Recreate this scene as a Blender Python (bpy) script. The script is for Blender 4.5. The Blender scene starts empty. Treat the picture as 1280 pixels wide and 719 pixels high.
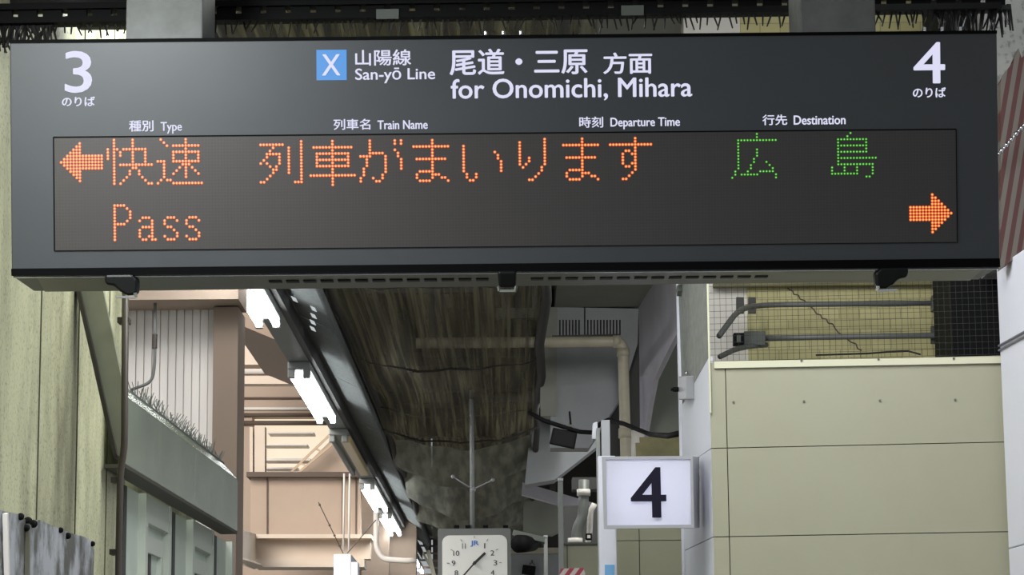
import bpy, bmesh, math, random
from mathutils import Vector, Matrix
random.seed(7)
S = bpy.context.scene
COL = S.collection
# ------------------------------------------------------------------ camera
F = 3200.0
PITCH = math.atan(570 / F)
ROLL = -0.009
CAM_LOC = Vector((0, 0, 1.6))
cam_d = bpy.data.cameras.new('camera')
cam_d.sensor_width = 36.0
cam_d.lens = F / 1280 * 36.0
cam_d.clip_end = 200
cam = bpy.data.objects.new('camera', cam_d)
COL.objects.link(cam)
CM = Matrix.Translation(CAM_LOC) @ Matrix.Rotation(math.pi / 2 + PITCH, 4, 'X') @ Matrix.Rotation(ROLL, 4, 'Z')
cam.matrix_world = CM
S.camera = cam
# ------------------------------------------------------------------ world, light, exposure
S.view_settings.view_transform = 'Standard'
S.view_settings.look = 'None'
S.view_settings.exposure = 0.0
S.view_settings.gamma = 1.0
S.view_settings.use_curve_mapping = False
try:
    S.cycles.use_denoising = True
    S.cycles.max_bounces = 8
    S.cycles.sample_clamp_indirect = 6
except Exception:
    pass
w = bpy.data.worlds.new('world')
S.world = w
w.use_nodes = True
bg = w.node_tree.nodes['Background']
bg.inputs[0].default_value = (0.92, 0.97, 1.0, 1)
bg.inputs[1].default_value = 0.40


def area_light(name, loc, target, sx, sy, power, color):
    d = bpy.data.lights.new(name, 'AREA')
    d.shape = 'RECTANGLE'
    d.size, d.size_y = sx, sy
    d.energy = power
    d.color = color
    o = bpy.data.objects.new(name, d)
    o.location = loc
    o.rotation_euler = (Vector(target) - Vector(loc)).to_track_quat('-Z', 'Y').to_euler()
    COL.objects.link(o)
    return o


# daylight that falls in over the open tracks on the left, onto the far overbridge
area_light('track_daylight', (-6.5, 17.0, 8.0), (-2.2, 27.0, 5.2), 5, 5, 1500, (1.0, 0.93, 0.86))
area_light('track_daylight_near', (-3.6, 7.0, 7.5), (-1.7, 12.4, 3.6), 2.5, 2.5, 270, (1.0, 0.98, 0.96))
# unseen area lamps: tube row continued behind the board, others added as fill
area_light('board_left_fill', (-1.1, 4.95, 3.55), (-1.0, 5.4, 0), 0.25, 1.2, 82, (0.94, 0.98, 1.0))  # unseen lamp, put low and close to brighten the board's left end
area_light('platform_tubes_behind_board', (-0.75, 7.9, 4.1), (-0.95, 8.1, 0), 0.25, 1.6, 115, (0.95, 1.0, 0.94))
area_light('right_fill', (1.15, 7.1, 4.1), (1.3, 8.0, 1.5), 0.25, 1.4, 26, (0.96, 0.99, 1.0))  # added lamp brightening the white column and cream panels
area_light('right_bay_fill', (0.62, 12.5, 4.5), (0.6, 15.8, 2.6), 0.25, 1.2, 75, (1.0, 1.0, 0.97))  # added to brighten the grey beams of the right bay
area_light('right_bay_far_fill', (0.5, 18.5, 4.4), (0.4, 21.0, 3.0), 0.25, 1.2, 45, (1.0, 1.0, 0.97))  # added fill for the second cross beam, hidden behind the first
area_light('centre_fill', (0.1, 7.4, 4.1), (0.45, 9.0, 2.3), 0.25, 1.4, 42, (0.95, 0.97, 1.0))  # added to brighten the white side panel, post and column

# ------------------------------------------------------------------ pixel helpers (1280x719 frame)
R3 = CM.to_3x3()


def ray(px, py):
    return R3 @ Vector(((px - 640) / F, -(py - 359.5) / F, -1.0))


def W(px, py, D):
    """world point seen at a pixel, at distance D along the platform"""
    r = ray(px, py)
    return CAM_LOC + r * (D / r.y)


def ZP(px, py, z):
    r = ray(px, py)
    return CAM_LOC + r * ((z - CAM_LOC.z) / r.z)


def on_plane(px, py, p, n):
    r = ray(px, py)
    return CAM_LOC + r * ((Vector(p) - CAM_LOC).dot(n) / r.dot(n))


# ------------------------------------------------------------------ materials
def lin(c):
    return tuple(((v / 255) / 12.92 if v / 255 <= 0.04045 else ((v / 255 + 0.055) / 1.055) ** 2.4) for v in c) + (1.0,)


def mat(name, rgb, rough=0.6, metal=0.0, dirt=None, dirt_scale=6.0, dirt_amt=0.35, stretch=(1, 1, 1), bump=0.0, spec=0.5, fine=None, ramp=(.38, .72), bscale=None):
    m = bpy.data.materials.new(name)
    m.use_nodes = True
    nt = m.node_tree
    b = nt.nodes['Principled BSDF']
    b.inputs['Roughness'].default_value = rough
    b.inputs['Metallic'].default_value = metal
    b.inputs['Specular IOR Level'].default_value = spec
    b.inputs['Base Color'].default_value = lin(rgb)
    if dirt:
        tc = nt.nodes.new('ShaderNodeTexCoord')
        mp = nt.nodes.new('ShaderNodeMapping')
        mp.inputs['Scale'].default_value = stretch
        nt.links.new(tc.outputs['Object'], mp.inputs[0])
        nz = nt.nodes.new('ShaderNodeTexNoise')
        nz.inputs['Scale'].default_value = dirt_scale
        nz.inputs['Detail'].default_value = 6
        nz.inputs['Roughness'].default_value = 0.65
        nt.links.new(mp.outputs[0], nz.inputs[0])
        cr = nt.nodes.new('ShaderNodeValToRGB')
        cr.color_ramp.elements[0].position = ramp[0]
        cr.color_ramp.elements[1].position = ramp[1]
        cr.color_ramp.elements[0].color = (0, 0, 0, 1)
        cr.color_ramp.elements[1].color = (dirt_amt, dirt_amt, dirt_amt, 1)
        nt.links.new(nz.outputs['Fac'], cr.inputs[0])
        mx = nt.nodes.new('ShaderNodeMix')
        mx.data_type = 'RGBA'
        mx.inputs[6].default_value = lin(rgb)
        mx.inputs[7].default_value = lin(dirt)
        nt.links.new(cr.outputs[0], mx.inputs[0])
        out = mx.outputs[2]
        if fine:
            n2 = nt.nodes.new('ShaderNodeTexNoise')
            n2.inputs['Scale'].default_value = fine
            n2.inputs['Detail'].default_value = 3
            nt.links.new(tc.outputs['Object'], n2.inputs[0])
            c2 = nt.nodes.new('ShaderNodeValToRGB')
            c2.color_ramp.elements[0].position = 0.56
            c2.color_ramp.elements[1].position = 0.64
            c2.color_ramp.elements[0].color = (0, 0, 0, 1)
            c2.color_ramp.elements[1].color = (.8, .8, .8, 1)
            nt.links.new(n2.outputs['Fac'], c2.inputs[0])
            # specks sit where the large stain already is
            mm = nt.nodes.new('ShaderNodeMath')
            mm.operation = 'MULTIPLY'
            nt.links.new(c2.outputs[0], mm.inputs[0])
            nt.links.new(nz.outputs['Fac'], mm.inputs[1])
            m2 = nt.nodes.new('ShaderNodeMix')
            m2.data_type = 'RGBA'
            nt.links.new(mm.outputs[0], m2.inputs[0])
            nt.links.new(out, m2.inputs[6])
            m2.inputs[7].default_value = lin(tuple(v * 0.45 for v in dirt))
            out = m2.outputs[2]
        nt.links.new(out, b.inputs['Base Color'])
        if bump:
            bp = nt.nodes.new('ShaderNodeBump')
            bp.inputs['Strength'].default_value = bump
            bp.inputs['Distance'].default_value = 0.02
            nt.links.new(nz.outputs['Fac'], bp.inputs['Height'])
            nt.links.new(bp.outputs[0], b.inputs['Normal'])
    return m


def emit(name, rgb, strength=1.0, linear=False):
    m = bpy.data.materials.new(name)
    m.use_nodes = True
    b = m.node_tree.nodes['Principled BSDF']
    b.inputs['Base Color'].default_value = (0.02, 0.02, 0.02, 1)
    b.inputs['Emission Color'].default_value = (tuple(rgb) + (1,)) if linear else lin(rgb)
    b.inputs['Emission Strength'].default_value = strength
    return m


def mesh_screen(name, rgb, alpha=0.5, var=0.2, scale=3.0, rough=0.8, rgb2=None, stretch=(1, 1, 1)):
    """fine netting: partly see-through cloth of threads"""
    m = bpy.data.materials.new(name)
    m.use_nodes = True
    nt = m.node_tree
    b = nt.nodes['Principled BSDF']
    b.inputs['Roughness'].default_value = rough
    b.inputs['Specular IOR Level'].default_value = .1
    tc = nt.nodes.new('ShaderNodeTexCoord')
    mp = nt.nodes.new('ShaderNodeMapping')
    mp.inputs['Scale'].default_value = stretch
    nt.links.new(tc.outputs['Object'], mp.inputs[0])
    nz = nt.nodes.new('ShaderNodeTexNoise')
    nz.inputs['Scale'].default_value = scale
    nz.inputs['Detail'].default_value = 5
    nz.inputs['Roughness'].default_value = .6
    nt.links.new(mp.outputs[0], nz.inputs[0])
    mr = nt.nodes.new('ShaderNodeMapRange')
    mr.inputs[1].default_value = 0.35
    mr.inputs[2].default_value = 0.65
    mr.inputs[3].default_value = alpha - var
    mr.inputs[4].default_value = alpha + var
    nt.links.new(nz.outputs['Fac'], mr.inputs[0])
    nt.links.new(mr.outputs[0], b.inputs['Alpha'])
    cr = nt.nodes.new('ShaderNodeValToRGB')
    cr.color_ramp.elements[0].position = .4
    cr.color_ramp.elements[1].position = .62
    cr.color_ramp.elements[0].color = lin(rgb)
    cr.color_ramp.elements[1].color = lin(rgb2 or rgb)
    n2 = nt.nodes.new('ShaderNodeTexNoise')
    n2.inputs['Scale'].default_value = scale * 1.7
    n2.inputs['Detail'].default_value = 3
    nt.links.new(mp.outputs[0], n2.inputs[0])
    nt.links.new(n2.outputs['Fac'], cr.inputs[0])
    nt.links.new(cr.outputs[0], b.inputs['Base Color'])
    return m


M = {}
M['sign'] = mat('board_dark_grey', (50, 53, 56), 0.45, 0.0, dirt=(43, 46, 49), dirt_scale=3, dirt_amt=0.6)
M['sign_black'] = mat('board_black_trim', (3, 3, 4), 0.8, spec=.08)
M['sign_under'] = mat('board_underside_metal', (92, 92, 82), 0.42, 0.5)
M['slot'] = mat('slot_dark', (22, 22, 20), 0.8)
M['latch'] = mat('latch_gloss_black', (9, 9, 10), 0.45, spec=.2)
M['chrome'] = mat('bright_steel', (190, 192, 195), 0.2, 1.0)
M['text'] = emit('board_lettering_backlit', (222, 222, 246), 0.95)
M['blue'] = emit('badge_blue_backlit', (62, 150, 232), 0.85)
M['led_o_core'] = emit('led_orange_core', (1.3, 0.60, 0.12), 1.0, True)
M['led_o_rim'] = emit('led_orange_halo', (0.93, 0.10, 0.022), 1.0, True)  # emissive rim imitates the orange halo around a lit dot
M['led_g_core'] = emit('led_green_core', (0.26, 0.80, 0.12), 1.0, True)
M['led_g_rim'] = emit('led_green_halo', (0.02, 0.27, 0.005), 1.0, True)  # green halo around the dot, put in as a glowing rim
M['cream_wall'] = mat('cream_weathered_cladding', (200, 199, 164), 0.55, 0, dirt=(96, 93, 72), dirt_scale=1.7, dirt_amt=0.85, stretch=(1, 1.5, 0.5), bump=0.05, fine=95, ramp=(.40, .66))
M['joint'] = mat('panel_joint', (84, 82, 66), 0.8)
M['cream_box'] = mat('cream_panel', (160, 158, 137), 0.5, 0, dirt=(150, 147, 124), dirt_scale=1.5, dirt_amt=0.5)
M['cream_trim'] = mat('cream_trim', (204, 202, 176), 0.45)
M['white_panel'] = mat('white_lilac_panel', (226, 226, 238), 0.5, 0, dirt=(214, 214, 226), dirt_scale=2, dirt_amt=0.5)
M['concrete'] = mat('grey_concrete', (150, 150, 146), 0.85, 0, dirt=(104, 104, 100), dirt_scale=5, dirt_amt=0.6, bump=0.1, fine=40)
M['post'] = mat('speckled_grey_post', (98, 100, 98), 0.8, 0, dirt=(66, 66, 63), dirt_scale=12, dirt_amt=0.55, bump=0.05)
M['beam_grey'] = mat('beam_grey_paint', (150, 153, 156), 0.6, 0, dirt=(118, 120, 120), dirt_scale=2, dirt_amt=0.5)
M['beam_lilac'] = mat('beam_lilac_paint', (186, 183, 192), 0.6, 0, dirt=(160, 156, 162), dirt_scale=3, dirt_amt=0.5)
M['soffit'] = mat('soffit_olive_grey', (142, 144, 134), 0.7, 0, dirt=(112, 114, 104), dirt_scale=2, dirt_amt=0.5)
M['dark'] = mat('dark_brown_paint', (46, 43, 38), 0.8, 0, dirt=(28, 26, 24), dirt_scale=4, dirt_amt=0.7)
M['dark_grey'] = mat('dark_grey_paint', (66, 66, 64), 0.7)
M['black'] = mat('black_plastic', (13, 13, 14), 0.7, spec=.15)
M['wire'] = mat('black_wire', (24, 23, 21), 0.6)
M['olive'] = mat('olive_steel_plate', (140, 143, 122), 0.4, 0.3, dirt=(104, 106, 90), dirt_scale=2, dirt_amt=0.6)
M['fascia'] = mat('brushed_steel_fascia', (184, 192, 172), 0.26, 0.75, dirt=(142, 150, 134), dirt_scale=2.0, dirt_amt=0.7, bump=0.25)
M['trim_dark'] = mat('dark_edge_trim', (58, 54, 44), 0.6)
M['drain'] = mat('brown_drain_pipe', (74, 66, 58), 0.5)
M['alu'] = mat('aluminium_frame', (206, 212, 200), 0.5, 0.1)
M['alu_dark'] = mat('aluminium_shadow_gap', (58, 62, 58), 0.6)
M['glass'] = mat('frosted_glass_panel', (204, 214, 203), 0.7, 0.0, spec=.15, dirt=(176, 186, 176), dirt_scale=2, dirt_amt=0.5)
M['siding'] = mat('white_siding', (226, 220, 214), 0.55, 0, dirt=(206, 198, 190), dirt_scale=2, dirt_amt=0.4, stretch=(3, 1, .6))
M['pillar'] = mat('brown_grey_pillar', (132, 115, 100), 0.7, 0, dirt=(128, 110, 96), dirt_scale=2, dirt_amt=0.5)
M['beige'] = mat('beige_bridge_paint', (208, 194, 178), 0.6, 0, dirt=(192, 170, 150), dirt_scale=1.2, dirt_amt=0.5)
M['beige_dark'] = mat('beige_board_darker', (174, 155, 138), 0.7, 0, dirt=(158, 138, 122), dirt_scale=1.2, dirt_amt=0.5)  # darker beige of the panels and back wall
M['brown'] = mat('rust_brown_rail', (82, 66, 56), 0.6)
M['pipe_white'] = mat('white_pipe', (220, 214, 206), 0.5)
M['bright'] = emit('stair_hall_glow', (255, 236, 208), 0.95)
M['rail'] = mat('handrail_beige', (190, 165, 136), 0.5)
M['galv'] = mat('galvanised_tray', (118, 122, 121), 0.95, 0.0, spec=.05, dirt=(104, 110, 110), dirt_scale=6, dirt_amt=0.6, fine=60)
M['light_body'] = mat('light_body_white', (150, 153, 151), 0.5)
M['raceway'] = mat('raceway_grey', (128, 132, 130), 0.5, 0.3)
M['tube'] = emit('lit_tube', (0.95, 0.98, 1.0), 20.0, True)
M['tube_off'] = mat('unlit_cream_tube_cover', (214, 190, 140), 0.4)
M['net'] = mesh_screen('sagging_net', (88, 83, 72), 0.62, 0.26, 1.0, rgb2=(130, 126, 100), stretch=(30, .28, 6))
M['net_fold'] = mesh_screen('net_folds', (106, 107, 97), 0.92, 0.07, 1.0, rgb2=(134, 135, 122), stretch=(9, 1.2, 6))
M['rope'] = mat('net_rope', (44, 42, 38), 0.8)
M['slat'] = mat('olive_slat', (128, 122, 84), 0.7, 0, dirt=(74, 70, 50), dirt_scale=5, dirt_amt=0.7)
M['pipe_beige'] = mat('beige_pipe', (176, 170, 150), 0.5, 0, dirt=(140, 132, 112), dirt_scale=7, dirt_amt=0.5)
M['pipe_grey'] = mat('grey_conduit', (112, 114, 110), 0.5, 0.2)
M['jbox'] = mat('grey_junction_box', (92, 96, 90), 0.6)
M['gate_mesh'] = mesh_screen('woven_gate_mesh', (150, 152, 148), 0.72, 0.1, 30)
M['floor'] = mat('platform_asphalt', (120, 118, 112), 0.85, 0, dirt=(96, 94, 90), dirt_scale=2, dirt_amt=0.5)
M['roof'] = mat('roof_underside', (92, 86, 74), 0.8, 0, dirt=(60, 56, 48), dirt_scale=2, dirt_amt=0.6)
M['sheet'] = mat('weathered_zinc_sheet', (176, 178, 184), 0.5, 0.1, dirt=(74, 74, 66), dirt_scale=4.5, dirt_amt=0.9, stretch=(1, 1.6, 1.1), ramp=(.42, .58))
M['clock_body'] = mat('clock_housing_grey', (112, 114, 112), 0.5, 0.2)
M['clock_face'] = mat('clock_face_white', (236, 236, 230), 0.5)
M['ink'] = mat('dark_ink', (44, 44, 46), 0.6)
M['ink_grey'] = mat('grey_ink', (150, 150, 150), 0.6)
M['ink_blue'] = mat('blue_ink', (70, 120, 205), 0.6)
M['navy'] = mat('navy_numeral', (15, 12, 34), 0.6, spec=.2)
M['sign_frame'] = mat('grey_metal_frame', (168, 168, 172), 0.4, 0.3)
M['blue_label'] = mat('pale_blue_label', (120, 176, 226), 0.5)

# brick wall with painted joints
mb = mat('painted_brick', (188, 180, 128), 0.65, 0, dirt=(160, 150, 100), dirt_scale=3, dirt_amt=0.5)
nt = mb.node_tree
bt = nt.nodes.new('ShaderNodeTexBrick')
bt.inputs['Scale'].default_value = 6.0
bt.inputs['Mortar Size'].default_value = 0.012
bt.inputs['Color1'].default_value = lin((196, 188, 136))
bt.inputs['Color2'].default_value = lin((182, 174, 124))
bt.inputs['Mortar'].default_value = lin((156, 148, 104))
tc = nt.nodes.new('ShaderNodeTexCoord')
sx = nt.nodes.new('ShaderNodeSeparateXYZ')
cx = nt.nodes.new('ShaderNodeCombineXYZ')
nt.links.new(tc.outputs['Object'], sx.inputs[0])
nt.links.new(sx.outputs[0], cx.inputs[0])
nt.links.new(sx.outputs[2], cx.inputs[1])
nt.links.new(cx.outputs[0], bt.inputs[0])
nt.links.new(bt.outputs[0], nt.nodes['Principled BSDF'].inputs['Base Color'])
M['brick'] = mb


def stripes(name, c1, c2, scale, direction, off=0.0, rough=0.6):
    """two-colour bands printed along a direction (object space)"""
    m = bpy.data.materials.new(name)
    m.use_nodes = True
    n = m.node_tree
    b = n.nodes['Principled BSDF']
    b.inputs['Roughness'].default_value = rough
    t = n.nodes.new('ShaderNodeTexCoord')
    d = n.nodes.new('ShaderNodeVectorMath')
    d.operation = 'DOT_PRODUCT'
    d.inputs[1].default_value = direction
    n.links.new(t.outputs['Object'], d.inputs[0])
    a = n.nodes.new('ShaderNodeMath')
    a.operation = 'MULTIPLY_ADD'
    a.inputs[1].default_value = scale
    a.inputs[2].default_value = off
    n.links.new(d.outputs['Value'], a.inputs[0])
    f = n.nodes.new('ShaderNodeMath')
    f.operation = 'FRACT'
    n.links.new(a.outputs[0], f.inputs[0])
    g = n.nodes.new('ShaderNodeMath')
    g.operation = 'GREATER_THAN'
    g.inputs[1].default_value = 0.5
    n.links.new(f.outputs[0], g.inputs[0])
    x = n.nodes.new('ShaderNodeMix')
    x.data_type = 'RGBA'
    n.links.new(g.outputs[0], x.inputs[0])
    x.inputs[6].default_value = lin(c1)
    x.inputs[7].default_value = lin(c2)
    n.links.new(x.outputs[2], b.inputs['Base Color'])
    return m


# ------------------------------------------------------------------ mesh builder
WL = {}          # world location of each object's own origin


class MB:
    def __init__(self):
        self.v, self.f, self.mi, self.cuts = [], [], [], []

    def add(self, vs, fs, mi=0):
        k = len(self.v)
        self.cuts.append((k, len(vs), len(self.f), len(fs)))
        self.v += [Vector(p) for p in vs]
        self.f += [[i + k for i in q] for q in fs]
        self.mi += [mi] * len(fs)

    def hexa(self, a, b, mi=0):
        """solid between two matching quads a and b"""
        self.add(list(a) + list(b), [(0, 1, 2, 3), (7, 6, 5, 4), (0, 4, 5, 1), (1, 5, 6, 2), (2, 6, 7, 3), (3, 7, 4, 0)], mi)

    def box(self, lo, hi, mi=0):
        x0, y0, z0 = lo
        x1, y1, z1 = hi
        self.hexa([(x0, y0, z0), (x1, y0, z0), (x1, y0, z1), (x0, y0, z1)], [(x0, y1, z0), (x1, y1, z0), (x1, y1, z1), (x0, y1, z1)], mi)

    def prism(self, poly, vec, mi=0):
        n = len(poly)
        vec = Vector(vec)
        a = [Vector(p) for p in poly]
        self.add(a + [p + vec for p in a], [tuple(range(n)), tuple(range(2 * n - 1, n - 1, -1))] + [(i, i + n, (i + 1) % n + n, (i + 1) % n) for i in range(n)], mi)

    def bar(self, p, q, wd, ht, up=(0, 0, 1), mi=0):
        p, q = Vector(p), Vector(q)
        t = (q - p).normalized()
        u = Vector(up)
        s = t.cross(u)
        if s.length < 1e-4:
            s = t.cross(Vector((0, 1, 0)))
        s.normalize()
        u = s.cross(t)
        c = [(-1, -1), (1, -1), (1, 1), (-1, 1)]
        self.hexa([p + s * (a * wd / 2) + u * (b * ht / 2) for a, b in c], [q + s * (a * wd / 2) + u * (b * ht / 2) for a, b in c], mi)

    def tube(self, pts, r, n=10, mi=0):
        pts = [Vector(p) for p in pts]
        rings = []
        prev = None
        for i, p in enumerate(pts):
            t = (pts[min(i + 1, len(pts) - 1)] - pts[max(i - 1, 0)]).normalized()
            if prev is None:
                s = t.cross(Vector((0, 0, 1)))
                if s.length < 0.05:
                    s = t.cross(Vector((0, 1, 0)))
            else:
                s = prev - t * prev.dot(t)
            s.normalize()
            prev = s
            u = t.cross(s)
            rr = r[i] if isinstance(r, (list, tuple)) else r
            rings.append([p + (s * math.cos(a) + u * math.sin(a)) * rr for a in [2 * math.pi * k / n for k in range(n)]])
        vs = [q for g in rings for q in g]
        fs = []
        for i in range(len(pts) - 1):
            for k in range(n):
                fs.append((i * n + k, i * n + (k + 1) % n, (i + 1) * n + (k + 1) % n, (i + 1) * n + k))
        fs.append(tuple(range(n - 1, -1, -1)))
        fs.append(tuple((len(pts) - 1) * n + k for k in range(n)))
        self.add(vs, fs, mi)

    def ball(self, c, r, mi=0, n=8):
        c = Vector(c)
        vs, fs = [], []
        for i in range(n + 1):
            th = math.pi * i / n
            for k in range(n):
                a = 2 * math.pi * k / n
                vs.append(c + Vector((math.sin(th) * math.cos(a), math.sin(th) * math.sin(a), math.cos(th))) * r)
        for i in range(n):
            for k in range(n):
                fs.append((i * n + k, i * n + (k + 1) % n, (i + 1) * n + (k + 1) % n, (i + 1) * n + k))
        self.add(vs, fs, mi)

    def build_each(self, name, mats, parent=None, **kw):
        out = []
        for k, nv, f, nf in self.cuts:
            q = MB()
            q.add(self.v[k:k + nv], [[i - k for i in g] for g in self.f[f:f + nf]])
            q.mi = self.mi[f:f + nf]
            out.append(q.build(name, mats, parent, **kw))
        return out

    def build(self, name, mats, parent=None, bevel=0.0, smooth=False, kind=None):
        if not isinstance(mats, (list, tuple)):
            mats = [mats]
        base = WL[parent.name] if parent else Vector((0, 0, 0))
        me = bpy.data.meshes.new(name)
        me.from_pydata([p - base for p in self.v], [], self.f)
        for m in mats:
            me.materials.append(m)
        for p, i in zip(me.polygons, self.mi):
            p.material_index = i
            p.use_smooth = smooth
        bm = bmesh.new()
        bm.from_mesh(me)
        bmesh.ops.recalc_face_normals(bm, faces=bm.faces)
        bm.to_mesh(me)
        bm.free()
        me.update()
        o = bpy.data.objects.new(name, me)
        COL.objects.link(o)
        WL[o.name] = base
        if parent:
            o.parent = parent
        if bevel:
            md = o.modifiers.new('bevel', 'BEVEL')
            md.width = bevel
            md.segments = 2
            md.limit_method = 'ANGLE'
        if kind:
            o['kind'] = kind
        return o


def tag(o, label=None, cat=None, group=None, kind=None):
    if label:
        o['label'] = label
    if cat:
        o['category'] = cat
    if group:
        o['group'] = group
    if kind:
        o['kind'] = kind
    return o


def thing(name, loc, label, cat, group=None):
    o = bpy.data.objects.new(name, None)
    o.location = loc
    o.empty_display_size = 0.1
    COL.objects.link(o)
    WL[o.name] = Vector(loc)
    return tag(o, label, cat, group)


def struct(o, label=None):
    o['kind'] = 'structure'
    if label:
        o['label'] = label
    return o


def arc(c, r, a0, a1, ux, uy, n=8):
    c, ux, uy = Vector(c), Vector(ux), Vector(uy)
    return [c + ux * (r * math.cos(a0 + (a1 - a0) * i / n)) + uy * (r * math.sin(a0 + (a1 - a0) * i / n)) for i in range(n + 1)]


def rounded(pts, r=0.05, n=6):
    """round the corners of a polyline"""
    pts = [Vector(p) for p in pts]
    out = [pts[0]]
    for a, b, c in zip(pts, pts[1:], pts[2:]):
        d1, d2 = (a - b), (c - b)
        q = min(r, d1.length * .45, d2.length * .45)
        p0, p1 = b + d1.normalized() * q, b + d2.normalized() * q
        for i in range(n + 1):
            t = i / n
            out.append(p0 * (1 - t) ** 2 + b * 2 * t * (1 - t) + p1 * t * t)
    return out + [pts[-1]]


def text_poly(body, bold=0.0):
    c = bpy.data.curves.new('glyphs', 'FONT')
    c.body = body
    c.offset = bold
    c.resolution_u = 4
    o = bpy.data.objects.new('glyphs', c)
    COL.objects.link(o)
    dg = bpy.context.evaluated_depsgraph_get()
    dg.update()
    me = bpy.data.meshes.new_from_object(o.evaluated_get(dg))
    vs = [v.co.copy() for v in me.vertices]
    fs = [tuple(p.vertices) for p in me.polygons]
    bpy.data.objects.remove(o)
    bpy.data.curves.remove(c)
    bpy.data.meshes.remove(me)
    x0, x1 = min(v.x for v in vs), max(v.x for v in vs)
    y0, y1 = min(v.y for v in vs), max(v.y for v in vs)
    return [((v.x - x0) / (x1 - x0), (v.y - y0) / (y1 - y0)) for v in vs], fs


def add_text(mbd, body, c, u, v, wd, ht, nrm, bold=0.0, thick=0.0015, mi=0):
    """letters centred at c, wd by ht metres, in the plane of u and v, raised along nrm"""
    uv, fs = text_poly(body, bold)
    c, u, v, nrm = Vector(c), Vector(u), Vector(v), Vector(nrm)
    pts = [c + u * ((a - .5) * wd) + v * ((b - .5) * ht) + nrm * thick for a, b in uv]
    n = len(pts)
    back = [p - nrm * thick for p in pts]
    edges = {}
    for f in fs:
        for i in range(len(f)):
            e = (f[i], f[(i + 1) % len(f)])
            edges[e] = 1
    side = [(a, b, b + n, a + n) for (a, b) in edges if (b, a) not in edges]
    mbd.add(pts + back, list(fs) + side, mi)


# ================================================================== SETTING
X, Y, Z = Vector((1, 0, 0)), Vector((0, 1, 0)), Vector((0, 0, 1))
m = MB()
m.box((-6, -2, -0.1), (5, 40, 0))
struct(m.build('floor', M['floor']))
# roof over the platform (underside only ever seen)
m = MB()
m.box((-1.12, 5.2, 5.75), (3.2, 36, 5.95))
struct(m.build('ceiling', M['roof']))

# ---- left wall of weathered cream cladding; plane X = a + b*D
LA, LB = -1.549, 0.0276


def lw(px, a=LA):          # distance at which a pixel column meets the wall plane
    r = ray(px, 520)
    t = a / (r.x - LB * r.y)
    return t * r.y


def lwx(D, a=LA):
    return a + LB * D


D0, D1 = 5.0, lw(156)
wl = MB()
wl.prism([(lwx(D0), D0, 0), (lwx(D1), D1, 0), (lwx(D1), D1, 5.4), (lwx(D0), D0, 5.4)], (-0.3, 0, 0))
wall_left = struct(wl.build('wall_left', M['cream_wall']))
jm = MB()
for px in (-20, 48, 96, 134):
    D = lw(px)
    jm.bar((lwx(D) + .001, D, 0), (lwx(D) + .001, D, 5.3), .007, .004, up=(1, 0, 0))
jm.build('joint', M['joint'], wall_left)
# wall bay beside / under the steel fascia
D2 = lw(299, -1.469)
zf0 = W(146, 573, lw(146, -1.469)).z      # underside of fascia
m = MB()
m.prism([(lwx(D1) - .10, D1, zf0 - .02), (lwx(D2) - .10, D2, zf0 - .02), (lwx(D2) - .10, D2, zf0 + .2), (lwx(D1) - .10, D1, zf0 + .2)], (-0.2, 0, 0))
struct(m.build('wall_left_lintel', M['cream_wall']))

# windows under the fascia
edges = [157, 189, 218, 247, 271, 295]
for i in range(5):
    da, db = lw(edges[i]), lw(edges[i + 1])
    fr = MB()
    for d in ((da, db) if i == 0 else (db,)):
        fr.box((lwx(d) - .04, d - .03, 0.9), (lwx(d) - .008, d + .03, zf0 - .005))
    zt = zf0 - .005
    if i % 2 == 1:
        fr.prism([(lwx(da) - .01, da, zt - .10), (lwx(db) - .01, db, zt - .10), (lwx(db) - .01, db, zt), (lwx(da) - .01, da, zt)], (-.03, 0, 0))
        fr.prism([(lwx(da) - .02, da + .1, zt - .20), (lwx(db) - .02, db - .1, zt - .20), (lwx(db) - .02, db - .1, zt - .14), (lwx(da) - .02, da + .1, zt - .14)], (-.03, 0, 0))
        fr.box((lwx(db) - .04, db - .14, 0.9), (lwx(db) - .022, db - .09, zt - .14))
    fr.prism([(lwx(da), da, 0.9), (lwx(db), db, 0.9), (lwx(db), db, 0.96), (lwx(da), da, 0.96)], (-.03, 0, 0))
    wo = fr.build('window_%d' % (i + 1), M['alu'])
    struct(wo)
    g = MB()
    g.prism([(lwx(da) - .036, da + .02, 0.92), (lwx(db) - .036, db - .02, 0.92), (lwx(db) - .036, db - .02, zt), (lwx(da) - .036, da + .02, zt)], (-.008, 0, 0))
    g.build('pane', M['glass'], wo)
    g = MB()
    dm = da + (db - da) * .42
    g.box((lwx(dm) - .042, dm - .04, 0.92), (lwx(dm) - .033, dm + .03, zt - (.14 if i % 2 else 0)))
    g.build('sash_gap', M['alu_dark'], wo)
m = MB()
m.prism([(lwx(D1), D1 - .02, 0), (lwx(D2), D2, 0), (lwx(D2), D2, .9), (lwx(D1), D1 - .02, .9)], (-.3, 0, 0))
struct(m.build('wall_left_sill', M['cream_wall']))

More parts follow.
